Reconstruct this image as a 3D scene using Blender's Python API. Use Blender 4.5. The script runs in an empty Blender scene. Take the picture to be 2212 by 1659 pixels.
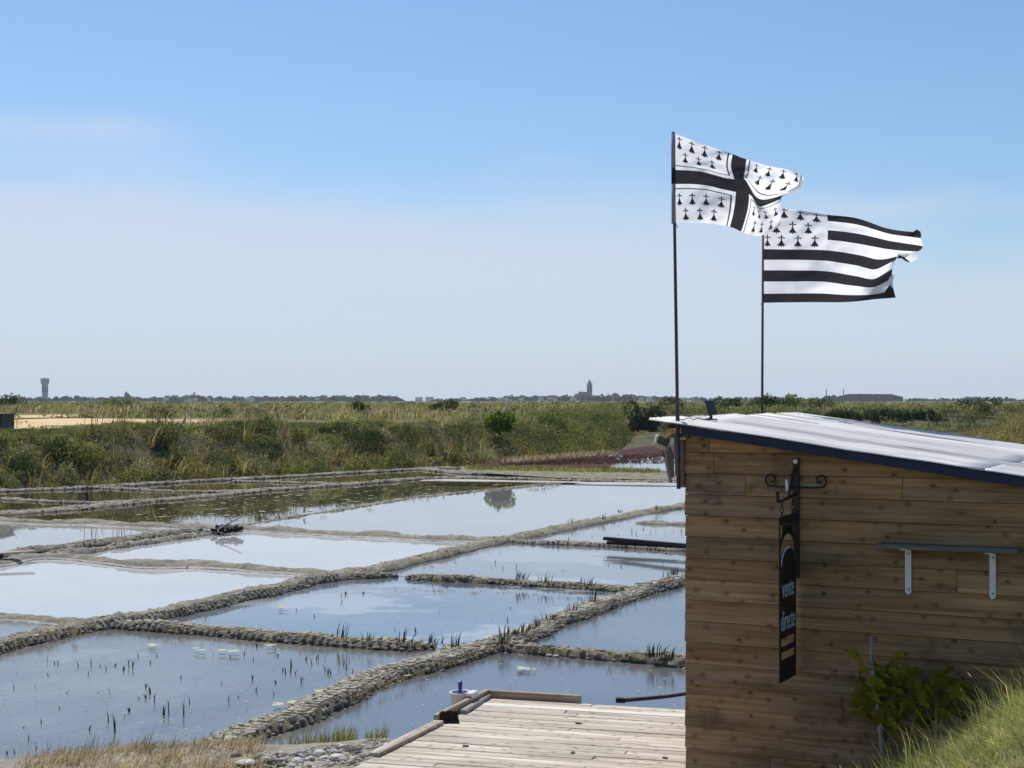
import bpy, bmesh, math, random
import numpy as np
from mathutils import Vector, Matrix, noise as mnoise
from mathutils.geometry import tessellate_polygon

random.seed(7)
rng = np.random.default_rng(7)
S = bpy.context.scene
C = S.collection
R = math.radians

# ------------------------------------------------------------------ camera, sky, sun, exposure
HC = 2.65                      # eye height above the wooden deck (z = 0)
ZW = -0.45                     # water level of the salt pans
F, CX, CY, HOR = 3323.0, 1106.0, 829.5, 865.0
PITCH = math.atan((HOR - CY) / F)
cam = bpy.data.cameras.new("camera")
cam.sensor_width = 36.0
cam.lens = 36.0 * F / 2212.0
cam.clip_start = 0.1
cam.clip_end = 20000
co = bpy.data.objects.new("camera", cam)
C.objects.link(co)
co.location = (0, 0, HC)
co.rotation_euler = (math.pi / 2 + PITCH, 0, 0)
S.camera = co

SUN_EL, SUN_AZ = R(58), R(-24)       # azimuth from the view direction (+Y), negative = to the left
sun_dir = Vector((math.sin(SUN_AZ) * math.cos(SUN_EL), math.cos(SUN_AZ) * math.cos(SUN_EL), math.sin(SUN_EL)))
W = bpy.data.worlds.new("World")
S.world = W
W.use_nodes = True
wn, wl = W.node_tree.nodes, W.node_tree.links
bg = wn["Background"]
sky = wn.new("ShaderNodeTexSky")
sky.sky_type = 'NISHITA'
sky.sun_disc = False
sky.sun_elevation = SUN_EL
sky.sun_rotation = SUN_AZ
sky.altitude = 0
sky.air_density = 1.0
sky.dust_density = 0.6
sky.ozone_density = 2.0
# thin cirrus veil low over the horizon
tc = wn.new("ShaderNodeTexCoord")
sep = wn.new("ShaderNodeSeparateXYZ")
wl.new(tc.outputs["Generated"], sep.inputs[0])
mp = wn.new("ShaderNodeMapping"); mp.inputs["Scale"].default_value = (2.2, 1.0, 11.0)
mp.inputs["Rotation"].default_value = (0, R(6), 0)
wl.new(tc.outputs["Generated"], mp.inputs[0])
nz = wn.new("ShaderNodeTexNoise"); nz.inputs["Scale"].default_value = 2.2
nz.inputs["Detail"].default_value = 6; nz.inputs["Roughness"].default_value = 0.5
wl.new(mp.outputs[0], nz.inputs["Vector"])
def wmath(op, a, b=None, c=None):
    n = wn.new("ShaderNodeMath"); n.operation = op
    for i, v in enumerate((a, b, c)):
        if v is None: continue
        if isinstance(v, (int, float)): n.inputs[i].default_value = v
        else: wl.new(v, n.inputs[i])
    return n.outputs[0]
# height of the veil's soft top edge: falls towards +X, wavers with the noise
edge = wmath('ADD', wmath('MULTIPLY', sep.outputs["X"], -0.10), 0.118)
edge = wmath('ADD', edge, wmath('MULTIPLY', wmath('SUBTRACT', nz.outputs["Fac"], 0.5), 0.14))
vf = wn.new("ShaderNodeMapRange"); vf.interpolation_type = 'SMOOTHSTEP'
wl.new(wmath('SUBTRACT', edge, sep.outputs["Z"]), vf.inputs["Value"])
vf.inputs["From Min"].default_value = -0.05; vf.inputs["From Max"].default_value = 0.038
vf.inputs["To Min"].default_value = 0.0; vf.inputs["To Max"].default_value = 0.88
VEIL = vf
mixc = wn.new("ShaderNodeMix"); mixc.data_type = 'RGBA'
wl.new(vf.outputs[0], mixc.inputs["Factor"])
tint = wn.new("ShaderNodeMix"); tint.data_type = 'RGBA'; tint.blend_type = 'MULTIPLY'
tint.inputs["Factor"].default_value = 1.0
wl.new(sky.outputs[0], tint.inputs["A"])
tint.inputs["B"].default_value = (.83, 1.0, 1.17, 1)
wl.new(tint.outputs["Result"], mixc.inputs["A"])
mixc.inputs["B"].default_value = (6.25, 7.1, 8.5, 1)
wl.new(mixc.outputs["Result"], bg.inputs["Color"])
bg.inputs["Strength"].default_value = 0.10

sl = bpy.data.lights.new("sun", 'SUN')
sl.energy = 4.1
sl.angle = R(0.53)
sl.color = (1.0, 0.95, 0.86)
so = bpy.data.objects.new("sun", sl)
C.objects.link(so)
so.rotation_euler = sun_dir.to_track_quat('Z', 'Y').to_euler()
S.view_settings.view_transform = 'Standard'
S.view_settings.look = 'None'
S.view_settings.gamma = 1
S.view_settings.exposure = 0.0
S.view_settings.use_curve_mapping = False
S.render.engine = 'CYCLES'
S.cycles.max_bounces = 6
S.cycles.volume_bounces = 0
S.cycles.transparent_max_bounces = 8
S.cycles.caustics_reflective = False
S.cycles.use_denoising = True

# ------------------------------------------------------------------ helpers
def P(u, v, z):
    """the point of the level plane z that lies under a direction"""
    dx, dy = (u - CX) / F, -(v - CY) / F
    d = Vector((dx, math.cos(PITCH) - dy * math.sin(PITCH), math.sin(PITCH) + dy * math.cos(PITCH)))
    t = (z - HC) / d.z
    return Vector((d.x * t, d.y * t, z))
def PY(u, v, Y):
    dx, dy = (u - CX) / F, -(v - CY) / F
    d = Vector((dx, math.cos(PITCH) - dy * math.sin(PITCH), math.sin(PITCH) + dy * math.cos(PITCH)))
    t = Y / d.y
    return Vector((d.x * t, Y, HC + d.z * t))
def XU(u, Y): return (u - CX) / F * Y
def sstep(a, b, x):
    t = np.clip((np.asarray(x, float) - a) / (b - a), 0, 1)
    return t * t * (3 - 2 * t)

def tag(o, label=None, cat=None, group=None, kind=None):
    if label: o["label"] = label
    if cat: o["category"] = cat
    if group: o["group"] = group
    if kind: o["kind"] = kind
    return o
def empty(name, loc=(0, 0, 0), rot=(0, 0, 0), label=None, cat=None, group=None):
    o = bpy.data.objects.new(name, None)
    o.empty_display_size = 0.2
    C.objects.link(o)
    o.location = loc; o.rotation_euler = rot
    return tag(o, label, cat, group)
def link(name, me, mat=None, parent=None, loc=None, rot=None, scale=None):
    o = bpy.data.objects.new(name, me)
    C.objects.link(o)
    if mat is not None and not me.materials:
        for m in (mat if isinstance(mat, (list, tuple)) else [mat]): me.materials.append(m)
    if parent is not None: o.parent = parent
    if loc is not None: o.location = loc
    if rot is not None: o.rotation_euler = rot
    if scale is not None: o.scale = scale
    return o
def bm_obj(name, bm, mat=None, parent=None, smooth=False, loc=None, rot=None):
    me = bpy.data.meshes.new(name)
    bm.normal_update()
    bm.to_mesh(me); bm.free()
    if smooth:
        me.polygons.foreach_set("use_smooth", [True] * len(me.polygons))
    return link(name, me, mat, parent, loc, rot)
def mesh_np(name, V, faces, mats=None, midx=None, smooth=False):
    """faces: list of (n,k) index arrays"""
    me = bpy.data.meshes.new(name)
    V = np.asarray(V, np.float32)
    me.vertices.add(len(V)); me.vertices.foreach_set("co", V.ravel())
    idx = np.concatenate([f.ravel() for f in faces]).astype(np.int32)
    tot = np.concatenate([np.full(len(f), f.shape[1]) for f in faces]).astype(np.int32)
    st = np.concatenate([[0], np.cumsum(tot)[:-1]]).astype(np.int32)
    me.loops.add(len(idx)); me.loops.foreach_set("vertex_index", idx)
    me.polygons.add(len(tot)); me.polygons.foreach_set("loop_start", st)
    if mats:
        for m in mats: me.materials.append(m)
    if midx is not None: me.polygons.foreach_set("material_index", np.asarray(midx, np.int32))
    if smooth: me.polygons.foreach_set("use_smooth", np.ones(len(tot), bool))
    me.update(calc_edges=True); me.validate()
    return me
def add_box(bm, lo, hi, bev=0.0, M=None):
    lo, hi = Vector(lo), Vector(hi)
    r = bmesh.ops.create_cube(bm, size=1.0)
    vs = r["verts"]
    for v in vs:
        v.co = Vector(((v.co.x + .5) * (hi.x - lo.x) + lo.x, (v.co.y + .5) * (hi.y - lo.y) + lo.y, (v.co.z + .5) * (hi.z - lo.z) + lo.z))
    if bev > 0:
        es = list({e for v in vs for e in v.link_edges})
        rb = bmesh.ops.bevel(bm, geom=es, offset=bev, segments=1, affect='EDGES', profile=.5)
        vs = list({v for f in rb["faces"] for v in f.verts} | {v for v in vs if v.is_valid})
    if M is not None:
        for v in vs: v.co = M @ v.co
    return vs
def add_tube(bm, pts, rad, seg=8, cap=True):
    pts = [Vector(p) for p in pts]
    if isinstance(rad, (int, float)): rad = [rad] * len(pts)
    rings = []
    ref = None
    for i, p in enumerate(pts):
        t = (pts[min(i + 1, len(pts) - 1)] - pts[max(i - 1, 0)]).normalized()
        if ref is None or abs(ref.dot(t)) > .95:
            ref = Vector((1, 0, 0)) if abs(t.x) < .8 else Vector((0, 1, 0))
        a = (ref - t * ref.dot(t)).normalized(); b = t.cross(a)
        ref = a
        rings.append([bm.verts.new(p + (a * math.cos(k * 2 * math.pi / seg) + b * math.sin(k * 2 * math.pi / seg)) * rad[i]) for k in range(seg)])
    for r0, r1 in zip(rings, rings[1:]):
        for k in range(seg):
            bm.faces.new((r0[k], r0[(k + 1) % seg], r1[(k + 1) % seg], r1[k]))
    if cap:
        bm.faces.new(list(reversed(rings[0]))); bm.faces.new(rings[-1])
def add_prism(bm, poly, d0, d1, f):
    """poly: 2D outline; f(a, b, d) -> 3D point; extruded from d0 to d1"""
    A = [bm.verts.new(f(a, b, d0)) for a, b in poly]
    B = [bm.verts.new(f(a, b, d1)) for a, b in poly]
    n = len(poly)
    fa = bm.faces.new(A); fb = bm.faces.new(list(reversed(B)))
    for i in range(n):
        bm.faces.new((A[(i + 1) % n], A[i], B[i], B[(i + 1) % n]))
    return [fa, fb]
def add_lathe(bm, prof, seg=16, M=None):
    rings = []
    for r, z in prof:
        rings.append([bm.verts.new((r * math.cos(2 * math.pi * k / seg), r * math.sin(2 * math.pi * k / seg), z)) for k in range(seg)])
    for r0, r1 in zip(rings, rings[1:]):
        for k in range(seg): bm.faces.new((r0[k], r0[(k + 1) % seg], r1[(k + 1) % seg], r1[k]))
    bm.faces.new(list(reversed(rings[0]))); bm.faces.new(rings[-1])
    if M is not None:
        for r in rings:
            for v in r: v.co = M @ v.co

# ------------------------------------------------------------------ materials
class NT:
    def __init__(s, name):
        s.m = bpy.data.materials.new(name); s.m.use_nodes = True
        s.n, s.l = s.m.node_tree.nodes, s.m.node_tree.links
        s.b = s.n["Principled BSDF"]; s.out = s.n["Material Output"]
    def new(s, t, **kw):
        x = s.n.new(t)
        for k, v in kw.items(): setattr(x, k, v)
        return x
    def set(s, sock, v):
        if hasattr(v, "links") or isinstance(v, bpy.types.NodeSocket): s.l.new(v, sock)
        else:
            if isinstance(v, (tuple, list)) and len(v) == 3 and sock.type == 'RGBA': v = (*v, 1)
            sock.default_value = v
    def math(s, op, a, b=None, clamp=False):
        x = s.new("ShaderNodeMath", operation=op); x.use_clamp = clamp
        s.set(x.inputs[0], a)
        if b is not None: s.set(x.inputs[1], b)
        return x.outputs[0]
    def noise(s, vec, scale, detail=4, rough=.55, dim='3D'):
        x = s.new("ShaderNodeTexNoise", noise_dimensions=dim)
        s.set(x.inputs["Vector"], vec); x.inputs["Scale"].default_value = scale
        x.inputs["Detail"].default_value = detail; x.inputs["Roughness"].default_value = rough
        return x.outputs["Fac"]
    def ramp(s, f, stops):
        x = s.new("ShaderNodeValToRGB"); s.set(x.inputs[0], f)
        e = x.color_ramp.elements
        while len(e) < len(stops): e.new(.5)
        for i, (p, c) in enumerate(stops):
            e[i].position = p; e[i].color = (*c, 1) if len(c) == 3 else c
        return x.outputs["Color"]
    def mix(s, f, a, b, mode='MIX'):
        x = s.new("ShaderNodeMix", data_type='RGBA', blend_type=mode)
        s.set(x.inputs["Factor"], f); s.set(x.inputs["A"], a); s.set(x.inputs["B"], b)
        return x.outputs["Result"]
    def range(s, f, a, b, c=0., d=1., smooth=True):
        x = s.new("ShaderNodeMapRange")
        if smooth: x.interpolation_type = 'SMOOTHSTEP'
        s.set(x.inputs["Value"], f)
        for k, v in (("From Min", a), ("From Max", b), ("To Min", c), ("To Max", d)): x.inputs[k].default_value = v
        return x.outputs[0]
    def mapping(s, vec, scale=(1, 1, 1), loc=None):
        x = s.new("ShaderNodeMapping"); s.set(x.inputs["Vector"], vec); x.inputs["Scale"].default_value = scale
        if loc is not None: s.set(x.inputs["Location"], loc)
        return x.outputs[0]
    def pos(s): return s.new("ShaderNodeNewGeometry").outputs["Position"]
    def obj(s): return s.new("ShaderNodeTexCoord").outputs["Object"]
    def island(s): return s.new("ShaderNodeNewGeometry").outputs["Random Per Island"]
    def orand(s): return s.new("ShaderNodeObjectInfo").outputs["Random"]
    def value(s, col, v):
        x = s.new("ShaderNodeHueSaturation"); s.set(x.inputs["Color"], col); s.set(x.inputs["Value"], v)
        return x.outputs[0]
    def bump(s, h, strength, dist):
        x = s.new("ShaderNodeBump"); s.set(x.inputs["Height"], h)
        x.inputs["Strength"].default_value = strength; x.inputs["Distance"].default_value = dist
        s.l.new(x.outputs[0], s.b.inputs["Normal"])
    def base(s, c, rough=.8, spec=.3, metal=0.):
        s.set(s.b.inputs["Base Color"], c); s.set(s.b.inputs["Roughness"], rough)
        s.b.inputs["Specular IOR Level"].default_value = spec; s.b.inputs["Metallic"].default_value = metal
        return s.m

def leaf_mat(name, cols, scale=.25, var=(.55, 1.5), trans=.42, coord='pos', rough=.75):
    """foliage: colour drifts over patches and varies leaf by leaf, part of the light passes through"""
    t = NT(name)
    f = t.noise(t.pos() if coord == 'pos' else t.obj(), scale, 4, .6)
    isl = t.island()
    f2 = t.math('ADD', f, t.math('MULTIPLY', t.math('SUBTRACT', isl, .5), .25))
    n = len(cols)
    c = t.ramp(f2, [(.32 + .36 * i / max(1, n - 1), k) for i, k in enumerate(cols)])
    w = t.new("ShaderNodeTexWhiteNoise", noise_dimensions='1D'); t.set(w.inputs["W"], t.math('MULTIPLY', isl, 137.3))
    c = t.value(c, t.range(w.outputs[0], 0, 1, var[0], var[1], False))
    t.base(c, rough, .25)
    if trans:
        tr = t.new("ShaderNodeBsdfTranslucent"); t.set(tr.inputs[0], c)
        mx = t.new("ShaderNodeMixShader"); mx.inputs[0].default_value = trans
        t.l.new(t.b.outputs[0], mx.inputs[1]); t.l.new(tr.outputs[0], mx.inputs[2])
        t.l.new(mx.outputs[0], t.out.inputs[0])
    return t.m
def plain(name, c, rough=.7, spec=.3, metal=0., var=.12, scale=6, bump=0.):
    t = NT(name)
    f = t.noise(t.obj(), scale, 5, .6)
    col = t.value(tuple(c) + (1,), t.range(f, .3, .7, 1 - var, 1 + var))
    t.base(col, rough, spec, metal)
    if bump: t.bump(f, .5, bump)
    return t.m

def water_mat(name, bot_a, bot_b, scale=.5, rip=.0006, ior=1.45, patch=None, rough=.035, ripscale=6.):
    t = NT(name)
    p = t.pos()
    f = t.noise(t.mapping(p, (1, .8, 1)), scale, 6, .6)
    c = t.ramp(f, [(.38, bot_a), (.62, bot_b)])
    r = rough
    if patch:
        f2 = t.noise(t.mapping(p, (1.0, 1.0, 1), (3.1, 7.7, 0)), patch[1], 5, .62)
        g = t.range(f2, patch[2], patch[2] + .06)
        c = t.mix(g, c, patch[0])
        r = t.math('ADD', t.math('MULTIPLY', g, .10), rough)
    t.base(c, r, .5); t.b.inputs["IOR"].default_value = ior
    h = t.noise(t.mapping(p, (1, .45, 1)), ripscale, 3, .5)
    h2 = t.noise(p, .7, 2, .5)
    hh = t.math('MULTIPLY', h, t.range(h2, .35, .65, .3, 1.))
    t.bump(hh, 1.0, rip)
    return t.m

def mud_mat(name, dry_a, dry_b, crack=False, salt=.0):
    t = NT(name)
    p = t.pos()
    f = t.noise(p, 2.6, 6, .7)
    fine = t.noise(p, 17, 6, .7)
    c = t.ramp(t.math('ADD', t.math('MULTIPLY', f, .55), t.math('MULTIPLY', fine, .45)), [(.40, dry_a), (.60, dry_b)])
    z = t.new("ShaderNodeSeparateXYZ"); t.set(z.inputs[0], p)
    zz = t.math('ADD', z.outputs["Z"], t.math('MULTIPLY', t.math('SUBTRACT', f, .5), .04))
    wet = t.range(zz, ZW + .012, ZW + .06, .42, 1.0)
    c = t.value(c, wet)
    if salt:
        a = t.range(zz, ZW + .034, ZW + .042); b = t.range(zz, ZW + .058, ZW + .07, 1., 0.)
        c = t.mix(t.math('MULTIPLY', t.math('MULTIPLY', a, b), salt), c, (.72, .70, .64))
    t.base(c, .9, .2)
    t.bump(t.math('ADD', f, fine), 1.0, .06)
    return t.m

def wood_mat(name, a, b, knot=(.05, .025, .012), gloss=.65, knots=True, grey=0., dark=.35, stain=None, gs=1.0, hue=None):
    """boards lie along their local X; grain, knots and tone differ from board to board"""
    t = NT(name)
    o = t.obj(); rnd = t.orand()
    off = t.new("ShaderNodeCombineXYZ"); t.set(off.inputs[0], t.math('MULTIPLY', rnd, 71.)); t.set(off.inputs[2], t.math('MULTIPLY', rnd, 37.)); t.set(off.inputs[1], t.math('MULTIPLY', rnd, 13.))
    v = t.new("ShaderNodeVectorMath", operation='ADD'); t.set(v.inputs[0], o); t.set(v.inputs[1], off.outputs[0])
    q = v.outputs[0]
    g = t.noise(t.mapping(q, (1.3 * gs, 40 * gs, 40 * gs)), 1.0, 5, .6)
    g2 = t.noise(t.mapping(q, (.9, 5, 5)), 1.2, 4, .6)
    c = t.ramp(t.math('ADD', t.math('MULTIPLY', g, .55), t.math('MULTIPLY', g2, .45)), [(.40, a), (.60, b)])
    w = t.new("ShaderNodeTexWhiteNoise", noise_dimensions='1D'); t.set(w.inputs["W"], t.math('MULTIPLY', rnd, 91.7))
    c = t.value(c, t.range(w.outputs[0], 0, 1, 1 - dark, 1 + dark, False))
    if hue:
        w3 = t.new("ShaderNodeTexWhiteNoise", noise_dimensions='1D'); t.set(w3.inputs["W"], t.math('MULTIPLY', rnd, 33.1))
        c = t.mix(t.range(w3.outputs[0], .35, 1., 0, .75), c, t.mix(1., c, hue, 'MULTIPLY'))
    if grey:
        fg = t.noise(t.mapping(q, (.7, 3, 3)), 1.5, 4, .6)
        c = t.mix(t.range(fg, .45, .7, 0, grey), c, (.23, .215, .19))
    if knots:
        s3 = t.new("ShaderNodeSeparateXYZ"); t.set(s3.inputs[0], q)
        cb = t.new("ShaderNodeCombineXYZ"); t.set(cb.inputs[0], t.math('MULTIPLY', s3.outputs["X"], 6.2)); t.set(cb.inputs[1], t.math('MULTIPLY', t.math('ADD', s3.outputs["Z"], s3.outputs["Y"]), 7.5))
        vo = t.new("ShaderNodeTexVoronoi", voronoi_dimensions='2D'); t.set(vo.inputs["Vector"], cb.outputs[0]); vo.inputs["Scale"].default_value = 1.
        ks = t.new("ShaderNodeSeparateColor"); t.set(ks.inputs[0], vo.outputs["Color"])
        rad = t.range(ks.outputs[0], .25, 1., .0, .075, False)
        k = t.math('LESS_THAN', vo.outputs["Distance"], rad)
        halo = t.range(vo.outputs["Distance"], .04, .26, .55, 0.)
        halo = t.math('MULTIPLY', halo, t.math('GREATER_THAN', ks.outputs[0], .3))
        c = t.mix(halo, c, tuple(x * .55 for x in a))
        c = t.mix(t.math('MULTIPLY', k, .85), c, knot)
    if stain:
        fs = t.noise(t.pos(), 1.3, 5, .65)
        c = t.mix(t.range(fs, .52, .66, 0, stain[1]), c, stain[0])
    t.base(c, gloss, .3)
    t.bump(g, .25, .004)
    return t.m

M = {}
M['water_dark'] = water_mat('water_dark', (.06, .05, .025), (.105, .09, .05), rip=.00006, ior=1.4, patch=((.16, .15, .12), .6, .68), rough=.02)
M['water_near'] = water_mat('water_near', (.145, .138, .122), (.215, .205, .18), .5, .0045, 1.5, rough=.14, patch=((.24, .25, .25), .5, .60))
M['water_blue'] = water_mat('water_blue', (.105, .108, .108), (.15, .15, .145), .35, .004, 1.5, rough=.15, patch=((.17, .18, .18), .45, .68))
M['water_mid'] = water_mat('water_mid', (.13, .145, .165), (.20, .215, .23), .28, .0016, 1.5, rough=.06, patch=((.34, .36, .36), .3, .53))
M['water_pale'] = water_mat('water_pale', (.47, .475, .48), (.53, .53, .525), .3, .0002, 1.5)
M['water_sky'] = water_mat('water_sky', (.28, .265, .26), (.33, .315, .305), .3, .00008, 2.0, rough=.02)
M['mud'] = mud_mat('mud', (.17, .15, .113), (.46, .415, .32))
M['mud_salt'] = mud_mat('mud_salt', (.19, .168, .128), (.47, .425, .335), salt=.8)
M['mud_core'] = mud_mat('mud_core', (.16, .14, .107), (.34, .30, .23))
M['mudflat'] = mud_mat('mudflat', (.10, .10, .05), (.42, .385, .27))
def clod_mat():
    t = NT('clod'); p = t.pos(); f = t.noise(p, 30, 4, .6)
    c = t.ramp(f, [(.35, (.31, .275, .21)), (.65, (.47, .425, .33))])
    w = t.new("ShaderNodeTexWhiteNoise", noise_dimensions='1D')
    t.set(w.inputs["W"], t.math('ADD', t.math('MULTIPLY', t.orand(), 91.), t.math('MULTIPLY', t.island(), 57.)))
    c = t.value(c, t.range(w.outputs[0], 0, 1, .8, 1.14, False))
    z = t.new("ShaderNodeSeparateXYZ"); t.set(z.inputs[0], p)
    c = t.value(c, t.range(z.outputs["Z"], ZW + .0, ZW + .05, .5, 1.0))
    t.base(c, .9, .2); t.bump(f, .5, .01); return t.m
M['clod'] = clod_mat()
def salted_clod():
    t = NT('salted_clod'); p = t.pos(); f = t.noise(p, 30, 4, .6)
    c = t.ramp(f, [(.35, (.20, .175, .14)), (.65, (.36, .32, .26))])
    z = t.new("ShaderNodeSeparateXYZ"); t.set(z.inputs[0], p)
    zz = t.math('ADD', z.outputs["Z"], t.math('MULTIPLY', t.math('SUBTRACT', f, .5), .05))
    c = t.mix(t.range(zz, ZW + .055, ZW + .075, .85, 0.), c, (.60, .57, .50))
    t.base(c, .9, .2); t.bump(f, .5, .01); return t.m
M['clod_salt'] = salted_clod()
def ground_mat(name, cols, scale, fine=9., rough=.95):
    t = NT(name); p = t.pos()
    f = t.math('ADD', t.math('MULTIPLY', t.noise(p, scale, 5, .6), .6), t.math('MULTIPLY', t.noise(p, fine, 4, .6), .4))
    c = t.ramp(f, [(.34 + .32 * i / (len(cols) - 1), k) for i, k in enumerate(cols)])
    t.base(c, rough, .15); t.bump(f, .6, .04); return t.m
M['marsh'] = ground_mat('marsh_ground', [(0.091, 0.098, 0.046), (0.156, 0.150, 0.078), (0.247, 0.215, 0.124)], .05, .8)
M['bank_soil'] = ground_mat('bank_soil', [(.06, .055, .03), (.10, .09, .05), (.17, .14, .09)], .6, 5)
M['bed'] = ground_mat('pond_bed', [(.10, .09, .07), (.2, .18, .14)], .6, 5)
M['shore'] = ground_mat('shore_soil', [(.20, .175, .135), (.30, .27, .215), (.40, .365, .30)], 1.5, 14)
M['lawn'] = ground_mat('lawn_soil', [(.06, .06, .025), (.12, .10, .05), (.2, .15, .09)], 1.6, 12)
M['sand'] = ground_mat('sand', [(0.530, 0.370, 0.198), (0.690, 0.494, 0.270), (0.769, 0.580, 0.333)], .3, 3)
M['salt'] = ground_mat('salt_crust', [(.36, .34, .30), (.56, .53, .48)], .5, 4)
M['red'] = ground_mat('red_glasswort', [(0.045, 0.017, 0.013), (0.066, 0.024, 0.018), (0.078, 0.036, 0.024)], .3, 2.)
M['algae'] = ground_mat('algae', [(.45, .42, .24), (.58, .54, .34)], 3, 20)
M['flake'] = ground_mat('flake', [(.30, .27, .20), (.46, .42, .34)], 3, 20)

M['leaf_dark'] = leaf_mat('leaf_dark', [(0.033, 0.055, 0.014), (0.066, 0.097, 0.026), (0.121, 0.143, 0.040)], .35)
M['scrub_green'] = leaf_mat('scrub_green', [(0.124, 0.156, 0.039), (0.219, 0.243, 0.061), (0.328, 0.312, 0.088)], .22)
M['scrub_grey'] = leaf_mat('scrub_grey', [(0.146, 0.167, 0.066), (0.255, 0.271, 0.116), (0.394, 0.375, 0.171)], .22)
M['olive_leaf'] = leaf_mat('olive_leaf', [(0.146, 0.152, 0.034), (0.249, 0.236, 0.061), (0.350, 0.306, 0.088)], .4)
M['scrub_brown'] = leaf_mat('scrub_brown', [(0.154, 0.112, 0.047), (0.282, 0.211, 0.089), (0.422, 0.322, 0.147)], .25)
M['reed_green'] = leaf_mat('reed_green', [(0.189, 0.208, 0.049), (0.321, 0.312, 0.088), (0.496, 0.417, 0.154)], .06)
M['reed_dry'] = leaf_mat('reed_dry', [(0.294, 0.229, 0.100), (0.512, 0.397, 0.179), (0.717, 0.570, 0.294)], .08)
M['plume'] = leaf_mat('plume', [(.38, .31, .21), (.50, .43, .32)], .2)
M['gold_grass'] = leaf_mat('gold_grass', [(.30, .225, .115), (.47, .365, .20), (.62, .51, .32)], 1.3)
M['mound_reed'] = leaf_mat('mound_reed', [(0.217, 0.174, 0.063), (0.331, 0.269, 0.105), (0.456, 0.381, 0.179)], .3)
M['straw'] = leaf_mat('straw', [(.36, .29, .15), (.52, .44, .25), (.64, .56, .36)], 3.)
M['lawn_grass'] = leaf_mat('lawn_grass', [(0.192, 0.229, 0.053), (0.371, 0.409, 0.116), (0.640, 0.570, 0.231)], 2.2, (.6, 1.5), .35)
M['bright_leaf'] = leaf_mat('bright_leaf', [(0.113, 0.202, 0.020), (0.192, 0.294, 0.033), (0.256, 0.357, 0.053)], 1.0)
M['shoot'] = leaf_mat('shoot', [(.03, .035, .016), (.065, .07, .03)], 2.0, trans=.1)
M['far_leaf'] = leaf_mat('far_leaf', [(.018, .032, .016), (.035, .055, .024), (.05, .07, .03)], .02, (.6, 1.4), .1)
M['vine_leaf'] = leaf_mat('vine_leaf', [(0.096, 0.140, 0.011), (0.207, 0.222, 0.019), (0.318, 0.292, 0.037)], 7., (.6, 1.35), .45)
M['bark'] = plain('bark', (.10, .075, .05), .9, .2, var=.4, scale=14)
M['stake'] = plain('stake_wood', (.30, .29, .27), .85, .2, var=.25, scale=20)
M['wall_wood'] = wood_mat('wall_wood', (.22, .122, .046), (.46, .275, .118), dark=.24, grey=.2, hue=(.86, .98, 1.28, 1), stain=((.055, .035, .02), .55))
M['deck_wood'] = wood_mat('deck_wood', (.34, .285, .22), (.68, .60, .50), knot=(.16, .125, .09), gloss=.75, dark=.14, gs=.8)
M['deck_pale'] = wood_mat('deck_pale', (.66, .62, .54), (.78, .74, .66), gloss=.7, knots=False, dark=.05)
M['kerb_wood'] = wood_mat('kerb_wood', (.28, .21, .14), (.50, .41, .30), gloss=.7, dark=.12)
M['core_wood'] = wood_mat('core_wood', (.12, .075, .035), (.2, .125, .06), dark=.05)
M['old_wood'] = wood_mat('old_wood', (.13, .10, .075), (.24, .2, .155), dark=.15)
M['grey_wood'] = wood_mat('grey_wood', (.22, .215, .20), (.40, .39, .36), knots=False, dark=.15)
M['shelf_wood'] = wood_mat('shelf_wood', (.09, .09, .08), (.20, .195, .18), knots=False, dark=.1)
M['black_wood'] = wood_mat('black_wood', (.012, .011, .012), (.03, .027, .027), knots=False, dark=.2)
M['blue_paint'] = plain('blue_paint', (.007, .016, .05), .5, .4, var=.25, scale=8)
M['black_iron'] = plain('black_iron', (.016, .015, .015), .5, .4, var=.3, scale=20)
M['iron_sheet'] = plain('iron_sheet', (.02, .017, .015), .6, .4, var=.3, scale=9)
M['white_metal'] = plain('white_metal', (.72, .73, .73), .45, .4, var=.04)
M['letter_white'] = plain('letter_white', (.68, .73, .78), .5, .4, var=.03)
M['pole_steel'] = plain('pole_steel', (.075, .045, .042), .5, .4, var=.25, scale=14)
M['sleeve_steel'] = plain('sleeve_steel', (.10, .105, .105), .55, .4, var=.15, scale=14)
M['white_plastic'] = plain('white_plastic', (.76, .76, .76), .4, .45, var=.03)
M['purple_plastic'] = plain('purple_plastic', (.055, .028, .30), .4, .45, var=.05)
M['black_plastic'] = plain('black_plastic', (.016, .016, .018), .4, .45, var=.15)
M['bristle'] = plain('bristle', (.05, .036, .025), .8, .2, var=.4, scale=30)
M['green_hut'] = plain('green_paint', (.015, .045, .035), .6, .3, var=.2)
M['tank'] = plain('tower_concrete', (.36, .37, .38), .85, .2, var=.08, scale=.2)
M['tank_band'] = plain('tower_band', (.16, .17, .19), .85, .2, var=.08, scale=.2)
M['church_stone'] = plain('church_stone', (.17, .16, .15), .9, .2, var=.15, scale=.3)
M['slate'] = plain('slate', (.10, .105, .115), .8, .3, var=.15, scale=.4)
M['render_white'] = plain('render_white', (.78, .77, .74), .85, .2, var=.05, scale=.4)
M['render_grey'] = plain('render_grey', (.42, .41, .39), .85, .2, var=.08, scale=.4)
M['window_dark'] = plain('window_dark', (.03, .035, .04), .3, .5)
M['feather'] = plain('feather', (.82, .82, .8), .8, .2, var=.03)
M['beak'] = plain('beak', (.03, .028, .025), .6, .3)
M['stone'] = plain('stone', (.36, .335, .29), .9, .2, var=.35, scale=9, bump=.01)
M['stone_pale'] = plain('stone_pale', (.58, .56, .51), .9, .2, var=.2, scale=9, bump=.01)
M['stone_dark'] = plain('stone_dark', (.12, .11, .10), .9, .2, var=.4, scale=9, bump=.01)
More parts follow.
